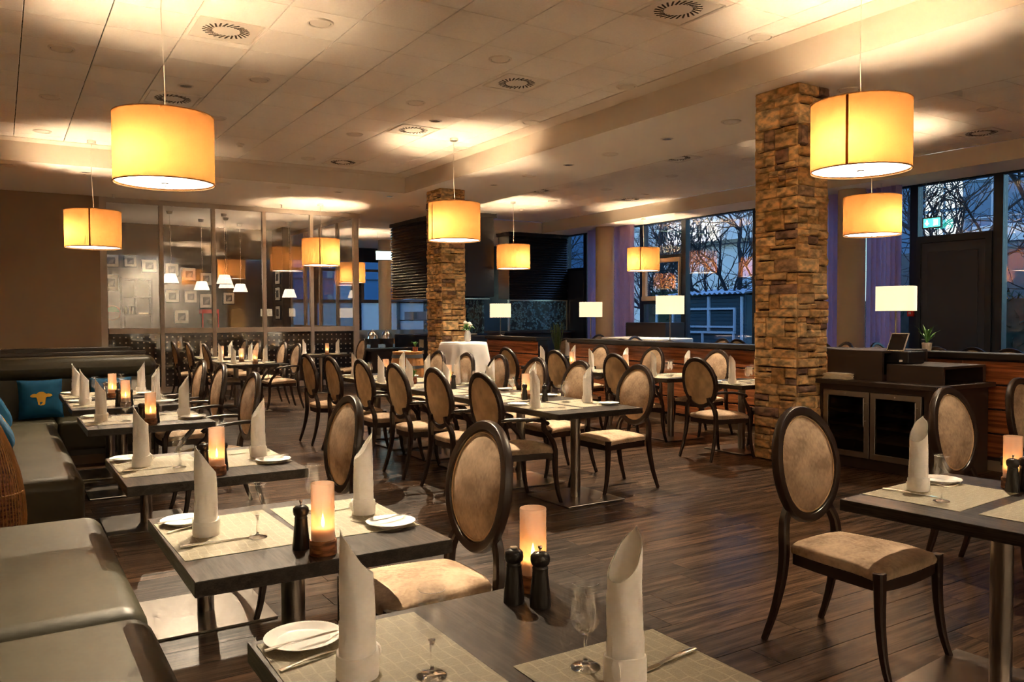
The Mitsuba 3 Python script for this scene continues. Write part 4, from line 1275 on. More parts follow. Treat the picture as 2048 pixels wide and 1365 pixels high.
for q in (1, 0):
    ya = CY0 + .11 + q * (dw + .006)
    yb = ya + dw - .006
    d_ = part(wc, 'door', P(cat_([box(CX - .03, CX, ya, yb, .69, .745, .003), box(CX - .03, CX, ya, yb, .11, .165, .003), box(CX - .03, CX, ya, ya + .055, .16, .695, .003), box(CX - .03, CX, yb - .055, yb, .16, .695, .003)]), 'brushed_steel', False), label='stainless steel framed glass door')
    part(d_, 'pane', P(box(CX - .02, CX - .014, ya + .05, yb - .05, .16, .70), 'smoked', False))
    part(d_, 'handle', P(cat_([tube([(CX - .07, ya + .03, .42), (CX - .07, ya + .03, .69)], .006, 8), tube([(CX - .07, ya + .03, .47), (CX - .02, ya + .03, .47)], .005, 6), tube([(CX - .07, ya + .03, .64), (CX - .02, ya + .03, .64)], .005, 6)]), 'chrome', 30))
    part(d_, 'lock', P(tr(lathe([(0, 0), (.008, 0), (.008, .004), (0, .004)], 12).apply_transform(trimesh.transformations.rotation_matrix(-math.pi / 2, (0, 1, 0))), CX - .03, (ya + yb) / 2, .718), 'chrome', 30))
    for z in (.27, .40, .53):
        part(wc, 'shelf', P(box(CX + .01, CX + .45, ya + .01, yb - .01, z, z + .025), 'shelf_wood', False))
    for bz, offs in ((.575, (.12, .2, .33) if q == 0 else ()), (.445, (.17, .26) if q == 0 else ())):
        for o in offs:
            one('wine_bottle', P(tr(bt, CX + .04, ya + o, bz + .015), 'bottle', 40), f'dark wine bottle lying in the right fridge, {"upper" if bz > .5 else "lower"} shelf, {ORD[offs.index(o)].replace("nearest", "first")} from the right', 'bottle', group='wine bottles in the fridge')
# raised shelves on the worktop, with tablet and printer
one('counter_shelf', P(cat_([box(7.14, 7.85, CY0 + .02, CY1 - .62, .985, 1.01, .003), box(7.14, 7.17, CY0 + .02, CY1 - .62, .845, .99), box(7.14, 7.85, CY1 - .66, CY1 - .62, .845, .99), box(7.8, 7.85, CY0 + .02, CY1 - .62, .845, .99)]), 'dark_laminate', False), 'low dark open shelf on the right of the fridge worktop', 'shelf')
one('counter_box', P(cat_([box(7.1, 7.85, CY1 - .60, CY1 + .0, 1.11, 1.135, .003), box(7.1, 7.13, CY1 - .60, CY1, .90, 1.115), box(7.13, 7.85, CY1 - .03, CY1, .845, 1.115), box(7.82, 7.85, CY1 - .6, CY1, .845, 1.115), box(7.1, 7.85, CY1 - .6, CY1, .845, .905)]), 'dark_laminate', False), 'tall dark open box on the worktop beside the near stone pillar', 'shelf')
pr = thing('receipt_printer', 'black receipt printer under the tilted tablet on the counter', 'printer')
part(pr, 'housing', P(soft_box(7.25, 7.52, 4.50, 4.74, 1.012, 1.13, .012, 3), 'black_plastic', 40))
part(pr, 'sticker', P(box(7.247, 7.25, 4.56, 4.59, 1.03, 1.05), 'white_plastic', False))
tb = thing('tablet', 'tilted tablet screen with white bezel on the counter', 'tablet')
TM = T().translate([7.33, 4.66, 1.215]).rotate([0, 0, 1], 8).rotate([0, 1, 0], -55)
part(tb, 'body', P(soft_box(-.105, .105, -.085, .085, -.006, .004, .003, 3), 'white_plastic', 40), TM)
part(tb, 'screen', P(box(-.092, .092, -.075, .075, .004, .0055), 'screen', False), TM)
part(tb, 'stand', P(sweep([(7.36, 4.66, 1.13), (7.37, 4.66, 1.20)], .03, .012, up=(1, 0, 0), n=8), 'steel', 30))
for i in range(5):
    one('menu_folder', P(box(6.98, 7.2, 4.97 + .01 * (i % 2), 5.25 - .012 * (i % 3), .846 + .011 * i, .855 + .011 * i, .002), 'paper', False), f'tan menu folder, {["lowest", "second from below", "middle", "second from top", "topmost"][i]} of the stack by the pillar', 'folder', group='stacked menu folders')
one('menu_folder', P(box(7.0, 7.19, 4.99, 5.22, .902, .9045), 'mount', False), 'white sheet lying on the stack of menu folders', 'paper')
one('cable', P(tube(smoothpath([(7.2, 4.72, 1.014), (7.17, 4.8, 1.02), (7.16, 4.95, 1.03), (7.18, 5.05, .99)], 5), .003, 5), 'white_plastic', True), 'thin white cable on the counter', 'cable')
pp = thing('potted_plant', 'small leafy green plant behind the tablet on the divider', 'plant')
part(pp, 'pot', P(tr(lathe([(0, 0), (.04, 0), (.05, .08), (.045, .08), (0, .07)], 20), 8.02, 4.78, 1.112), 'white_plastic', 30))
_r = np.random.default_rng(5)
part(pp, 'leaves', P(cat_([sweep(smoothpath([(8.02, 4.78, 1.18), (8.02 + .5 * a, 4.78 + .5 * b, 1.18 + .7 * c), (8.02 + a, 4.78 + b, 1.18 + c)], 3), [.001, .002, .003, .006, .008, .006, .001], .001, n=6, power=2) for a, b, c in zip(_r.uniform(-.1, .1, 26), _r.uniform(-.1, .1, 26), _r.uniform(.05, .2, 26))]), 'leaf', 40), kind='stuff')
one('fire_alarm', P(cat_([box(WX - .08, WX - .02, 8.36, 8.47, 1.45, 1.57, .008)]), 'red', False), 'small red fire alarm box on the mullion left of the grey door', 'alarm')
part('fire_alarm', 'label_plate', P(box(WX - .083, WX - .08, 8.39, 8.44, 1.49, 1.53), 'white_plastic', False))

# exit signs
def exit_sign(name, M, lab, w=.30, h=.15, up=.71):
    t = thing('exit_sign', lab, 'exit sign')
    part(t, 'hanger', P(cat_([tube([(x, 0, h / 2), (x, 0, up)], .004, 6) for x in (-w * .4, w * .4)]), 'steel', True), M)
    part(t, 'frame', P(cat_([box(-w / 2 - .02, w / 2 + .02, -.02, .02, h / 2, h / 2 + .02), box(-w / 2 - .02, w / 2 + .02, -.02, .02, -h / 2 - .02, -h / 2), box(-w / 2 - .02, -w / 2, -.02, .02, -h / 2, h / 2), box(w / 2, w / 2 + .02, -.02, .02, -h / 2, h / 2)]), 'frame_grey', False), M)
    part(t, 'lit_panel', {**emit(box(-w / 2, w / 2, -.012, .012, -h / 2, h / 2), name), 'to_world': M}, label='glowing green sign panel')
    ar = extrude(Polygon([(-.10, .045), (-.075, .045), (-.075, .0), (-.05, .0), (-.0875, -.045), (-.125, .0), (-.10, .0)]), .004)
    man = extrude(unary_union([Polygon([(.03, -.05), (.03, .05), (.10, .05), (.10, -.05), (.09, -.05), (.09, .04), (.04, .04), (.04, -.05)]), Polygon([(.055, .03), (.07, .03), (.075, 0), (.07, -.045), (.06, -.045), (.062, -.01), (.05, -.04), (.044, -.036), (.056, 0)])]), .004)
    m = cat_([ar, man])
    m.apply_transform(trimesh.transformations.rotation_matrix(math.pi / 2, (1, 0, 0)))
    m.apply_translation((0, -.0125, 0))
    part(t, 'pictogram', {**emit(m, (1.6, 1.9, 1.8)), 'to_world': M}, label='white arrow and running figure pictogram')


exit_sign((0.05, 1.0, 0.72), T().translate([WX - .15, 7.98, 3.05]).rotate([0, 0, 1], -90), 'green lit exit sign hanging above the grey door')
exit_sign((0.75, 1.9, 2.0), T().translate([8.78, 20.4, 3.13]).rotate([0, 0, 1], -20), 'bright exit sign near the far blue windows right of the glass partition', .42, .22, .63)

# ================================================================== WHITE DRAPED TABLE, BARREL, FLOWERS
dt = thing('draped_table', 'high round table under a white cloth before the far stone pillar', 'table')
part(dt, 'pole', P(tr(lathe([(.24, 0), (.24, .015), (.03, .03), (.03, 1.05)], 24), 6.26, 11.4), 'steel', 30))
part(dt, 'top', P(tr(lathe([(0, 1.045), (.36, 1.045), (.36, 1.07), (0, 1.07)], 40), 6.26, 11.4), 'dark_laminate', 30))
n, v, f = 144, [], []
ang = np.arange(n) * 2 * np.pi / n
sq = np.abs(np.cos(2 * (ang + .55)))          # square cloth: corners hang lower
for q, s in enumerate(np.linspace(0, 1, 16)):
    for k, a in enumerate(ang):
        if q < 4:
            v.append((.366 * q / 3 * math.cos(a), .366 * q / 3 * math.sin(a), 1.076 - (.004 if q == 3 else 0)))
        else:
            t_ = (q - 3) / 12
            fold = math.sin(a * 11 + 1.3 * math.sin(a * 3)) * .6 + .4 * math.sin(a * 5)
            drop = (.40 + .20 * (1 - sq[k])) * t_
            r = .366 + .012 + .07 * t_ + .042 * fold * t_ ** .8
            v.append((r * math.cos(a), r * math.sin(a), 1.072 - drop))
i_, j_ = np.meshgrid(np.arange(15), np.arange(n), indexing='ij')
f = np.stack([i_ * n + j_, (i_ + 1) * n + j_, (i_ + 1) * n + (j_ + 1) % n, i_ * n + (j_ + 1) % n], -1).reshape(-1, 4)
cl = tm(np.array(v), f)
one('tablecloth', P(tr(cl, 6.26, 11.4), 'cloth', True), 'white square cloth hanging in folds over the high round table', 'tablecloth')
va = thing('flower_vase', 'white vase with cream ranunculus flowers on the white draped table', 'vase')
part(va, 'vase', P(tr(lathe([(0, 0), (.035, 0), (.05, .03), (.052, .09), (.045, .15), (.035, .17), (.037, .18), (.03, .178), (0, .17)], 24), 6.30, 11.34, 1.077), 'porcelain', 40))
_r = np.random.default_rng(9)
for k, (dx, dy, dz, r) in enumerate(((.03, -.01, .27, .052), (-.02, .03, .30, .042), (.05, .04, .235, .036), (-.05, -.02, .225, .033))):
    fm = []
    for q in range(26):
        a, e = _r.uniform(0, 6.28), _r.uniform(-.4, 1.3)
        p = trimesh.creation.icosphere(subdivisions=1, radius=r * .42)
        p.apply_scale((1, .75, .35))
        p.apply_transform(trimesh.transformations.euler_matrix(_r.uniform(-1, 1), e, a))
        p.apply_translation(np.array((math.cos(a) * math.cos(e), math.sin(a) * math.cos(e), math.sin(e))) * r * .62)
        fm.append(p)
    part(va, 'flower', P(tr(cat_(fm), 6.30 + dx, 11.34 + dy, 1.077 + dz), 'flower' if k != 3 else 'leaf', True))
part(va, 'greenery', P(cat_([sweep(smoothpath([(6.30, 11.34, 1.24), (6.30 + a * .6, 11.34 + b * .6, 1.27 + c), (6.30 + a, 11.34 + b, 1.25 + c * .7)], 3), [.002, .006, .012, .018, .018, .012, .003], .0015, n=6, power=2) for a, b, c in zip(_r.uniform(-.14, .14, 16), _r.uniform(-.12, .12, 16), _r.uniform(.0, .1, 16))]), 'leaf', 40), kind='stuff')

ba = thing('wooden_barrel', 'oak wine barrel with dark iron hoops between the long table and the far pillar', 'barrel')
BX, BY, BH = 5.72, 12.35, .90
rb = lambda z: .285 * (1 - .16 * (2 * z / BH - 1) ** 2)
for k in range(22):
    a0, a1 = k * 2 * np.pi / 22 + .008, (k + 1) * 2 * np.pi / 22 - .008
    vv = []
    for z in np.linspace(0, BH, 7):
        for a in (a0, a1):
            for d in (0, -.025):
                vv.append(((rb(z) + d) * math.cos(a), (rb(z) + d) * math.sin(a), z))
    ff = []
    for q in range(6):
        b = q * 4
        for p0, p1 in ((0, 2), (2, 3), (3, 1), (1, 0)):
            ff += [[b + p0, b + p1, b + p1 + 4], [b + p0, b + p1 + 4, b + p0 + 4]]
    ff += [[0, 1, 2], [1, 3, 2], [24, 26, 25], [25, 26, 27]]
    m = trimesh.Trimesh(np.array(vv), np.array(ff), process=False)
    m.apply_translation((BX, BY, 0))
    if m.volume < 0:
        m.invert()
    part(ba, 'stave', P(m, 'barrel', False))
for z, h in ((.05, .05), (.22, .045), (.63, .045), (.80, .06)):
    part(ba, 'hoop', P(tr(lathe([(rb(z) + .001, z), (rb(z) + .006, z), (rb(z + h) + .006, z + h), (rb(z + h) + .001, z + h)], 44), BX, BY), 'iron', 30))
part(ba, 'head', P(tr(lathe([(0, BH - .035), (rb(BH) - .02, BH - .035), (rb(BH) - .02, BH - .05), (0, BH - .05)], 40), BX, BY), 'barrel', 30))
one('napkin', P(box(BX - .12, BX + .02, BY - .1, BY + .1, BH + .0, BH + .02, .004), 'napkin', False), 'folded white napkin lying on the oak barrel', 'napkin')
part(ba, 'lid', P(tr(lathe([(0, BH - .012), (rb(BH) + .01, BH - .012), (rb(BH) + .01, BH), (0, BH)], 40), BX, BY), 'barrel', 30))
pot(BX + .12, BY - .05, 'little green herb pot standing on the oak barrel', BH, 1.1)

# ================================================================== FAR ZONE: hoods, buffet, lounge, lamps
def hood(label, face, x0, x1, y0, y1, z0, z1):
    t = thing('slatted_hood', label, 'hood')
    part(t, 'core', P(box(x0 + .03, x1 - .03, y0 + .03, y1 - .03, z0 + .02, z1), 'black_wood', False))
    part(t, 'top_rail', P(box(x0 - .02, x1 + .02, y0 - .02, y1 + .02, z1 - .09, z1), 'black_wood', False))
    n = 26
    dz = (z1 - .1 - z0) / n
    for k in range(n):
        z = z0 + k * dz
        if face == 'x':
            part(t, 'slat', P(tm([(x0 + .03, y0, z), (x0 - .012, y0, z + dz * .1), (x0 - .012, y1, z + dz * .1), (x0 + .03, y1, z), (x0 + .03, y0, z + dz * .95), (x0 + .03, y1, z + dz * .95)], [[0, 1, 2], [0, 2, 3], [1, 4, 5], [1, 5, 2], [0, 4, 1], [3, 2, 5], [0, 3, 5], [0, 5, 4]]), 'slat', False))
        else:
            part(t, 'slat', P(tm([(x0, y0 + .03, z), (x0, y0 - .012, z + dz * .1), (x1, y0 - .012, z + dz * .1), (x1, y0 + .03, z), (x0, y0 + .03, z + dz * .95), (x1, y0 + .03, z + dz * .95)], [[0, 2, 1], [0, 3, 2], [1, 5, 4], [1, 2, 5], [0, 1, 4], [3, 5, 2], [0, 5, 3], [0, 4, 5]]), 'slat', False))
    return t


mat('slat', (0.012, 0.012, 0.014), 0.25, spec=0.6)
hood('black slatted screen hanging left of the far stone pillar', 'x', 8.22, 9.4, 15.6, 18.68, 1.90, ZL)
hood('black slatted screen hanging at the far right before the garden windows', 'y', 11.66, 13.6, 18.65, 19.3, 1.93, ZL)
g1 = thing('buffet_case', 'dark glass buffet cabinet under the left slatted screen', 'display case')
part(g1, 'glass_front', P(box(8.24, 8.246, 15.7, 18.66, 1.0, 1.88), 'pane', False))
part(g1, 'top_frame', P(box(8.22, 9.3, 15.7, 18.68, 1.86, 1.885), 'steel', False))
part(g1, 'back_panel', P(box(9.1, 9.15, 15.7, 18.66, 1.1, 1.86), 'foil', False))
part(g1, 'base', P(box(8.3, 9.3, 15.7, 18.66, 0, 1.05, .004), 'black_wood', False))
part(g1, 'shelf', P(box(8.3, 8.8, 16.3, 18.4, 1.38, 1.405), 'black_wood', False))
for i, y in enumerate((17.0, 17.7)):
    part(g1, 'container', P(box(8.36, 8.7, y, y + .5, 1.405, 1.60, .01), 'steel', False))
part(g1, 'notice', P(box(8.29, 8.299, 17.02, 17.24, .62, .95), 'paper', False), label='small tan framed notice')
g2 = thing('patterned_panel', 'glass panel with blue leaf pattern under the right slatted screen', 'panel')
part(g2, 'pane', P(box(11.70, 13.58, 18.70, 18.73, 1.10, 1.92), 'foil', False))
part(g2, 'frame', P(cat_([box(11.66, 11.70, 18.68, 18.74, 1.08, 1.93), box(13.58, 13.62, 18.68, 18.74, 1.08, 1.93), box(11.66, 13.62, 18.68, 18.74, 1.90, 1.93)]), 'steel', False))
one('serving_counter', P(cat_([box(11.3, 13.6, 18.3, 19.4, 1.02, 1.08, .004), box(11.4, 13.6, 18.5, 19.4, 0, 1.02)]), 'dark_laminate', False), 'dark serving counter below the blue leaf panel', 'counter')
wt = thing('buffet_table', 'buffet table under white cloth behind the far stone pillar', 'table')
part(wt, 'cloth', P(soft_box(10.2, 11.55, 20.2, 20.9, 0, 1.0, .02, 3), 'cloth', 40))
one('chair_throw', P(soft_box(9.75, 10.35, 19.3, 19.45, 0, 1.02, .04, 3), 'cloth', 40), 'beige cloth covered chair back beside the white buffet table', 'chair')
for i, x in enumerate((10.75, 11.05)):
    one('buffet_bottle', P(tr(lathe([(0, 0), (.03, 0), (.03, .1), (.012, .15), (.012, .17), (0, .17)], 14), x, 20.3, 1.0), 'chrome', 40), f'shiny cruet on the white buffet table, {["left", "right"][i]} one', 'cruet')
# white slatted blind behind
bl = thing('venetian_blind', 'white horizontal blind in the far window behind the stone pillar', 'blind')
part(bl, 'head_rail', P(box(12.0, 13.3, 24.58, 24.68, 3.0, ZL), 'white_batten', False))
for k in range(16):
    part(bl, 'slat', P(box(12.0, 13.3, 24.6, 24.66, 2.0 + k * .06, 2.0 + k * .06 + .035), 'white_batten', False))
# breakfast buffet right of the partition
bc = thing('buffet_counter', 'long dark buffet counter with lit steel back below the blue far windows', 'counter')
part(bc, 'top', P(box(8.2, 10.9, 21.5, 22.2, .42, .46, .004), 'black_wood', False))
part(bc, 'leg', P(box(8.9, 9.15, 21.6, 22.1, 0, .42), 'black_wood', False))
part(bc, 'leg', P(box(9.6, 9.85, 21.6, 22.1, 0, .42), 'black_wood', False))
part(bc, 'splashback', P(box(8.2, 11.0, 22.2, 22.24, .85, 1.10, .003), 'brushed_steel', False))
part(bc, 'panel', P(box(8.2, 11.0, 22.2, 22.24, .62, .85), 'shelf_wood', False))
clo = lathe([(.16, 0), (.155, .08), (.12, .17), (.06, .22), (.015, .235), (.015, .26), (0, .265)], 24)
for i, x in enumerate((8.98, 9.42)):
    c = thing('cloche', f'polished roll-top dish cover on the buffet counter, {["left", "right"][i]} one', 'dish cover')
    part(c, 'dome', P(tr(clo, x, 21.75, .86), 'chrome', 40))
    part(c, 'stand', P(box(x - .16, x + .16, 21.6, 21.9, .46, .86, .004), 'black_wood', False))
for i, x in enumerate((8.75, 9.2, 9.65)):
    one('serving_box', P(box(x - .1, x + .1, 21.55, 21.7, .46, .70, .01), 'blue_film', False), f'pale blue lit tray on the buffet counter, {["left", "middle", "right"][i]} one', 'tray')
one('side_cabinet', P(box(9.75, 10.0, 19.6, 20.4, 0, .98, .004), 'cherry', False), 'dark red wood cabinet end beside the buffet case', 'cabinet')
one('waiter_station', P(cat_([box(6.1, 7.3, 14.9, 15.5, .80, .85, .004), box(6.15, 7.25, 14.95, 15.45, 0, .80)]), 'black_wood', False), 'low black sideboard behind the oak barrel', 'sideboard')

# lounge behind the glass: framed pictures, bookcase, popcorn machine, pleated lamps
PICS = [(2.27, 2.84, .36, .32, 'top left corner'), (2.69, 2.84, .30, .30, 'top row, second from the left'), (3.11, 2.74, .36, .33, 'top row, third from the left'), (2.26, 2.32, .34, .40, 'left of the bookcase'), (3.62, 2.66, .34, .34, 'behind the left pleated lamp'),
        (4.02, 2.56, .34, .34, 'right of the left pleated lamp'), (3.62, 2.01, .34, .34, 'with bright sky, middle row'), (4.05, 2.0, .32, .32, 'middle row, second'), (4.42, 1.90, .34, .38, 'above the popcorn machine'), (3.83, 1.50, .36, .36, 'lowest one'), (4.97, 1.97, .30, .32, 'right of the popcorn machine'), (4.42, 2.45, .3, .34, 'half hidden by the right pleated lamp')]
for x, z, w, h, lab in PICS:
    t = thing('framed_picture', f'framed black and white photo on the lounge wall, {lab}', 'picture', 'framed photos on the lounge wall')
    part(t, 'frame', P(box(x - w / 2, x + w / 2, 21.465, 21.5, z - h / 2, z + h / 2, .004), 'black_wood', False))
    part(t, 'mount', P(box(x - w / 2 + .02, x + w / 2 - .02, 21.458, 21.466, z - h / 2 + .02, z + h / 2 - .02), 'mount', False))
    q = part(t, 'print', P(box(x - w / 4, x + w / 4, 21.452, 21.459, z - h / 4, z + h / 4), 'photo_grey', False))
    part(q, 'light_area', P(tm([(x - w / 5, 21.4515, z - h / 5), (x + w * .1, 21.4515, z - h / 6), (x + w / 5, 21.4515, z + h / 8), (x - w * .02, 21.4515, z + h * .05)], [[0, 1, 2], [0, 2, 3]]), 'photo_light', False))
for i, z in enumerate((2.5, 2.08, 1.6)):
    t = thing('framed_picture', f'small framed photo on the lounge end wall, {["upper", "middle", "lower"][i]} of three', 'picture', 'framed photos on the lounge end wall')
    part(t, 'frame', P(box(6.06, 6.1, 20.72, 21.12, z - .18, z + .18, .004), 'black_wood', False))
    part(t, 'mount', P(box(6.052, 6.062, 20.74, 21.10, z - .16, z + .16), 'mount', False))
    part(t, 'print', P(box(6.046, 6.054, 20.82, 21.02, z - .09, z + .09), 'photo_grey', False))
bk = thing('bookcase', 'dark bookcase with four square niches in the lounge behind the glass', 'bookcase')
part(bk, 'carcass', P(cat_([box(2.45, 3.12, 21.42, 21.48, 0, 2.42), box(2.45, 2.49, 21.1, 21.45, 0, 2.42), box(3.08, 3.12, 21.1, 21.45, 0, 2.42), box(2.765, 2.805, 21.1, 21.45, 1.55, 2.42)] + [box(2.45, 3.12, 21.1, 21.45, z, z + .035) for z in (.0, 1.12, 1.53, 1.96, 2.385)]), 'dark_laminate', False))
part(bk, 'drawer', P(box(2.5, 3.07, 21.08, 21.1, 1.17, 1.51, .004), 'dark_laminate', False))
for i in range(5):
    one('book', P(box(2.52 + i * .045, 2.555 + i * .045, 21.15, 21.38, 1.567, 1.567 + .16 + .02 * (i % 3), .002), ['mount', 'photo_grey', 'mount', 'photo_light', 'photo_grey'][i], False), f'upright book in the lower left niche of the bookcase, {ORD[i].replace("nearest", "first")} from the left', 'book', group='books in the lounge bookcase')
one('book', P(box(2.83, 3.03, 21.15, 21.38, 1.567, 1.60, .002), 'paper', False), 'tan book lying flat in the lower right niche of the bookcase', 'book')
pm = thing('popcorn_machine', 'red popcorn machine with glass sides in the lounge', 'popcorn machine')
part(pm, 'body', P(cat_([box(4.22, 4.62, 21.0, 21.38, 1.58, 1.68, .006), box(4.22, 4.25, 21.0, 21.03, 1.1, 1.6), box(4.59, 4.62, 21.0, 21.03, 1.1, 1.6), box(4.22, 4.62, 21.0, 21.38, 1.0, 1.12, .006)]), 'red', False))
part(pm, 'interior', P(box(4.26, 4.58, 21.1, 21.36, 1.12, 1.58), 'photo_grey', False))
part(pm, 'kettle', P(tr(lathe([(0, 1.32), (.06, 1.32), (.07, 1.42), (0, 1.43)], 18), 4.42, 21.06), 'chrome', 40))
one('popcorn_table', P(cat_([box(4.1, 4.75, 20.9, 21.42, .94, 1.0, .004), box(4.15, 4.7, 21.0, 21.4, 0, .94)]), 'black_wood', False), 'dark stand under the red popcorn machine', 'stand')
one('round_sign', P(cat_([sweep([(2.28 + .17 * math.cos(a), 21.45, 1.60 + .17 * math.sin(a)) for a in np.linspace(0, 2 * np.pi, 40, endpoint=False)], .006, .006, up=(0, 1, 0), n=6, power=2, closed=True)]), 'barrel', True), 'round sign with an orange rim and green upper half left of the bookcase', 'sign')
gm = extrude(Polygon([(.155 * math.cos(a), .155 * math.sin(a)) for a in np.linspace(.1, 3.0, 24)]), .006)
gm.apply_transform(trimesh.transformations.rotation_matrix(math.pi / 2, (1, 0, 0)))
part('round_sign', 'green_half', P(tr(gm, 2.28, 21.45, 1.60), 'teal', False))
pl_shade = lathe([(.17 + .0, 0), (.105, .20)], 48)
for k in range(0):
    pass
v = pl_shade.vertices.copy()
aa = np.arctan2(v[:, 1], v[:, 0])
v[:, :2] *= (1 + .03 * np.sign(np.sin(24 * aa)))[:, None]
pl_shade.vertices = v
for i, (x, y, z) in enumerate(((3.12, 18.7, 2.22), (4.22, 18.6, 2.22), (4.42, 19.3, 2.15), (4.0, 19.9, 2.12), (5.9, 19.4, 1.95), (5.0, 20.4, 2.1))):
    t = thing('pleated_lamp', f'small white pleated hanging lamp in the lounge behind the glass, {ORD[i].replace("nearest", "first")} of six', 'lamp', 'white pleated lounge lamps')
    part(t, 'shade', {**emit(pl_shade, (.75, .57, .40), weight=.6), 'to_world': place(x, y, z)})
    part(t, 'cord', P(tube([(x, y, z + .19), (x + .02, y, z + .6), (x, y, ZL)], .004, 5), 'white_plastic', True))
    part(t, 'canopy', P(tr(lathe([(0, -.07), (.05, -.06), (.07, 0)], 16), x, y, ZL), 'steel', 30))
scene['lounge_lamp'] = {'type': 'point', 'position': [4.2, 19.6, 2.6], 'intensity': {'type': 'rgb', 'value': [1.1 * LS, .85 * LS, .58 * LS]}, 'sampling_weight': 0.6}

# chairs beyond the divider, by the windows
for x, y, deg, lab in ((9.35, 12.9, 200, 'glowing orange backed chair seen through the gap between the dividers, left one'), (9.9, 11.9, 180, 'orange backed chair at the gap, just left of the long divider end'), (11.9, 15.1, 90, 'chair top by the far lilac curtain beyond the divider'), (11.4, 13.2, 270, 'dark chair top before the covered sofa table beyond the divider'),
                       (11.6, 10.95, 180, 'chair top left of the near pillar beyond the divider, beige one'), (11.5, 10.45, 0, 'dark chair top left of the near pillar beyond the divider'), (11.3, 8.55, 200, 'chair top right of the near pillar beyond the counter, left one'), (11.4, 8.15, 160, 'chair top before the near cream column beyond the counter'),
                       (11.6, 7.7, 270, 'chair top before the lilac curtain beyond the counter'), (10.6, 6.2, 180, 'tan chair top before the grey door, left one'), (10.9, 5.85, 0, 'dark chair top before the grey door, middle one'), (10.8, 5.35, 20, 'dark chair top before the grey door, right one'), (10.4, 4.35, 180, 'tan chair top at the right photo edge beyond the divider')):
    chair(x, y, deg, f'oval-backed {lab}')
table(8.75, 12.35, .8, .8, 0, 'dark table seen through the gap between the two dividers')
one('napkin', D_nap, 'white rolled napkin on the table seen through the divider gap', 'napkin', place(8.85, 12.15, .75, 0), 'rolled white napkins')
rp = thing('rush_plant', 'upright green rush plant in a pot on the table in the divider gap', 'plant')
part(rp, 'pot', P(tr(lathe([(0, 0), (.05, 0), (.06, .11), (.055, .11), (0, .1)], 20), 8.72, 12.28, .75), 'chrome', 30))
_r = np.random.default_rng(3)
part(rp, 'stems', P(cat_([tube([(8.72 + a * .3, 12.28 + b * .3, .85), (8.72 + a * .8, 12.28 + b * .8, 1.1), (8.72 + a, 12.28 + b, 1.2 + c)], .004, 5) for a, b, c in zip(_r.uniform(-.1, .1, 44), _r.uniform(-.1, .1, 44), _r.uniform(-.05, .18, 44))]), 'rush', True), kind='stuff')
st = thing('covered_table', 'long table under beige cloth beyond the divider by the lilac curtain', 'table')
part(st, 'cloth', P(soft_box(11.9, 12.8, 12.9, 15.0, 0, .99, .03, 3), 'cloth', 40))
one('dark_cabinet', P(box(12.9, 13.5, 13.9, 15.3, 0, 1.32, .005), 'dark_laminate', False), 'dark brown cabinet below the open casement window', 'cabinet')

# ================================================================== OUTSIDE
one('terrace_ground', P(box(WX + .3, 90, -30, 90, -.3, -.05), 'ground', False), 'dark ground of the garden outside the windows', 'ground', kind='structure')
sd = thing('garden_shed', 'dark green boarded garden shed with white battens outside the wide window', 'shed')
for k in range(18):
    part(sd, 'board', P(box(19.0, 19.05, 17.0, 20.0, .05 + k * .115, .05 + k * .115 + .108, .004), 'shed', False))
part(sd, 'wall', P(box(19.06, 20.4, 17.0, 20.0, 0, 2.1), 'shed', False))
rf = [(18.8, y, 2.16 + .03 * math.sin(y * 30)) for y in np.linspace(16.8, 20.2, 140)]
rv = [(x + dx, y, z + .1 * dx) for dx in (0, 1.9) for x, y, z in rf]
part(sd, 'roof', P(tm(rv, [[k, k + 1, 140 + k + 1, 140 + k] for k in range(139)]), 'facade_pale', True), label='corrugated pale roof edge')
for y0, y1, z0, z1 in ((17.08, 17.14, .05, 2.05), (18.42, 18.50, 1.72, 2.08), (18.42, 18.50, 1.0, 1.72), (17.36, 17.42, 1.0, 1.72), (17.36, 19.6, 1.66, 1.72), (17.36, 19.6, 1.10, 1.16), (17.36, 19.6, .92, .99), (18.7, 18.75, .05, .92), (17.4, 17.45, .05, .92)):
    part(sd, 'batten', P(box(18.93, 19.0, y0, y1, z0, z1), 'white_batten', False))
ps = thing('terrace_posts', 'white terrace posts with a bright yellow strip seen below the casement', 'posts')
for y in (20.1, 20.9, 21.6):
    part(ps, 'post', P(box(19.0, 19.06, y, y + .07, 0, 2.2), 'white_batten', False))
mat('yellow', (0.75, 0.62, 0.05), 0.6)
part(ps, 'strip', P(box(18.9, 18.95, 20.2, 21.3, 1.05, 1.25), 'yellow', False), label='bright lime yellow strip')


def hedge(y0, y1, x, h, lab, seed):
    r = np.random.default_rng(seed)
    m = []
    for k in range(int((y1 - y0) * 170)):
        y, z, xx = r.uniform(y0, y1), r.uniform(.2, h) ** 1.0, x + r.uniform(-.3, .3)
        d = r.normal(size=3)
        d[2] = abs(d[2]) + .6
        d = d / np.linalg.norm(d) * r.uniform(.12, .30)
        p = np.array((xx, y, z))
        q = np.cross(d, r.normal(size=3))
        q = q / np.linalg.norm(q) * .03
        m += [p - q, p + q, p + d]
    m = np.array(m)
    bulk = box(x - .2, x + .35, y0, y1, 0, h * .93)
    return one('hedge', P(cat_([tm(m, np.arange(len(m)).reshape(-1, 3)), bulk]), 'hedge', False), lab, 'hedge')


hedge(15.2, 24.0, 21.2, 2.55, 'dark conifer hedge behind the garden shed', 1)
hedge(5.0, 12.6, 18.2, 1.95, 'dark clipped hedge outside right of the grey door', 2)


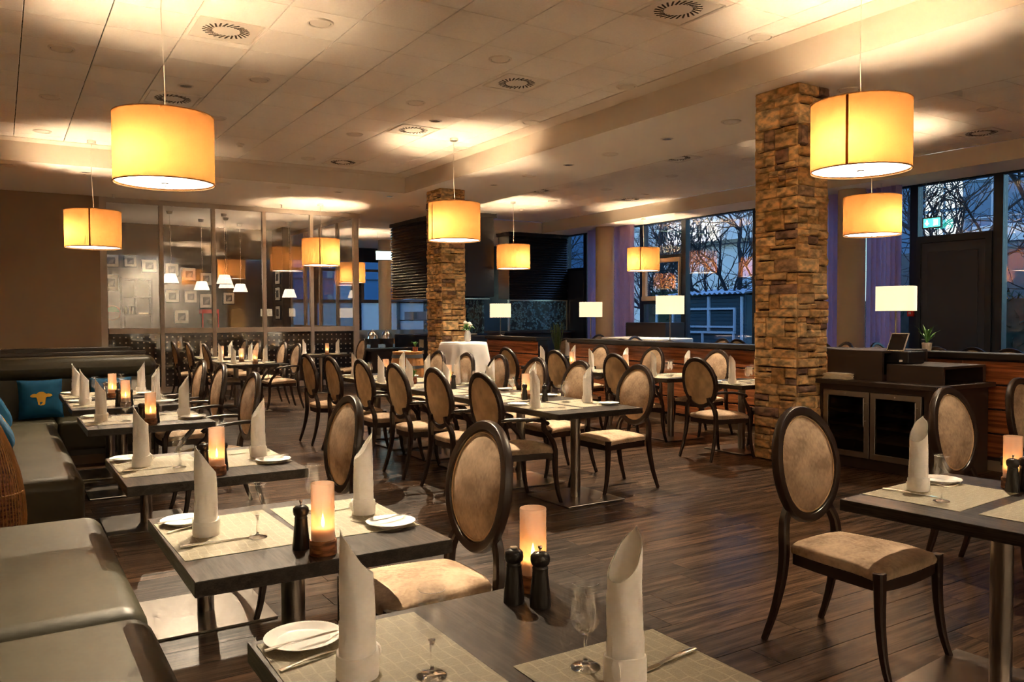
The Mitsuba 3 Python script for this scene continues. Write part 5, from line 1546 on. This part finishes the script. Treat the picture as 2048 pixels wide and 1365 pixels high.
def tree(x, y, h, seed, lab, spread=.62, r0=.10, levels=5):
    r = np.random.default_rng(seed)
    segs = []

    def grow(p, d, L, rad, lev):
        n = 4
        pts = [p]
        dd = d.copy()
        for k in range(n):
            dd = dd + r.normal(size=3) * .09 + np.array((0, 0, .04))
            dd /= np.linalg.norm(dd)
            pts.append(pts[-1] + dd * L / n)
        segs.append(tube(pts, np.linspace(rad, rad * .62, len(pts)), 5 if lev < 2 else 3, caps=False))
        if lev >= levels:
            return
        k = 4 if lev < 3 else 3
        for q in range(k):
            t = r.uniform(.35, 1.0) if q else 1.0
            i = min(int(t * n), n)
            b = r.normal(size=3)
            b -= dd * (b @ dd)
            b /= np.linalg.norm(b)
            nd = dd * (1 - spread * r.uniform(.5, 1.1)) + b * spread * r.uniform(.7, 1.2)
            nd[2] += .10
            grow(pts[i], nd / np.linalg.norm(nd), L * r.uniform(.60, .80), rad * .58, lev + 1)
    grow(np.array((x, y, 0.0)), np.array((0, 0, 1.0)), h * .36, r0, 0)
    t = thing('bare_tree', lab, 'tree')
    part(t, 'trunk', P(segs[0], 'bark', True))
    part(t, 'branches', P(cat_(segs[1:]), 'bark', True), kind='stuff')


tree(20.3, 18.6, 8.2, 4, 'bare winter tree standing behind the garden shed', r0=.13)
tree(22.0, 23.8, 8.6, 8, 'bare winter tree seen through the open casement window', r0=.13)
tree(20.0, 11.6, 8.0, 5, 'bare winter tree above the grey door behind the exit sign', r0=.12)
tree(19.0, 8.2, 8.0, 12, 'bare winter tree outside at the right photo edge', r0=.11)
tree(24.0, 30.5, 9.0, 6, 'bare winter tree at the far left of the garden windows', r0=.13)
tree(27.0, 27.0, 9.0, 16, 'bare winter tree between the casement tree and the far building', r0=.12)

kb = thing('far_building', 'pale far building with a lettered lit shop sign behind the bare trees', 'building')
part(kb, 'wall', P(box(45.4, 52, 41.0, 75, 0, 6.9), 'facade_pale', False))
part(kb, 'upper_wall', P(box(45.6, 52, 40.0, 75, 6.9, 9.0), 'facade_pale', False))
part(kb, 'ledge', P(box(44.9, 46, 40.0, 75, 6.75, 7.0), 'facade_dark', False))
sp = part(kb, 'sign_panel', {**emit(box(45.2, 45.3, 44.05, 48.6, 7.15, 8.45), (.85, .86, .92))}, label='white lit sign with black lettering')
tx = meshkit.text_mesh('KOSMETIK', .78, .03, bold=True)
tx.apply_transform(trimesh.transformations.rotation_matrix(math.pi / 2, (1, 0, 0)))
tx.apply_transform(trimesh.transformations.rotation_matrix(-math.pi / 2, (0, 0, 1)))
b_ = tx.bounds
tx.apply_translation((45.18 - b_[0][0], 44.25 - b_[0][1], 7.4 - b_[0][2]))
part(sp, 'lettering', P(tx, 'facade_dark', False))
part(kb, 'lit_window', {**emit(box(45.2, 45.3, 43.35, 43.95, 7.1, 8.4), (1.05, .95, .70))}, label='warm yellow lit window')
kb2 = thing('far_building', 'blue glazed building with bright stair windows above the grey door', 'building')
part(kb2, 'wall', P(box(30.5, 40, 5, 20.5, 0, 12), 'facade_blue', False))
part(kb2, 'band', P(box(30.3, 31, 5, 16.4, 4.1, 4.7), 'facade_pale', False))
part(kb2, 'base', P(box(30.35, 31, 5, 20.5, 0, 3.9), 'facade_dark', False))
for z in np.arange(5.0, 12, 1.4):
    part(kb2, 'joint', P(box(30.44, 30.5, 5, 16.7, z, z + .03), 'facade_pale', False))
for y in (14.6, 15.75):
    part(kb2, 'joint', P(box(30.44, 30.5, y, y + .03, 4.7, 12), 'facade_pale', False))
for y0, y1 in ((16.85, 17.45), (17.6, 18.25)):
    for z0 in (4.3, 5.5, 6.7):
        part(kb2, 'lit_window', {**emit(box(30.42, 30.5, y0, y1, z0, z0 + 1.08), (.62, .74, .72))}, label='pale lit stair window')
kb3 = thing('far_building', 'blue grey panelled building outside the far glazed wall', 'building')
part(kb3, 'wall', P(box(5, 30, 36, 44, 0, 11), 'facade_blue', False))
for z in (1.8, 3.2, 4.6):
    part(kb3, 'joint', P(box(5, 30, 35.95, 36, z, z + .05), 'facade_dark', False))
for x in (9.5, 13.0, 16.0):
    part(kb3, 'window', P(box(x, x + 1.2, 35.93, 36, 2.2, 3.0), 'facade_pale', False))
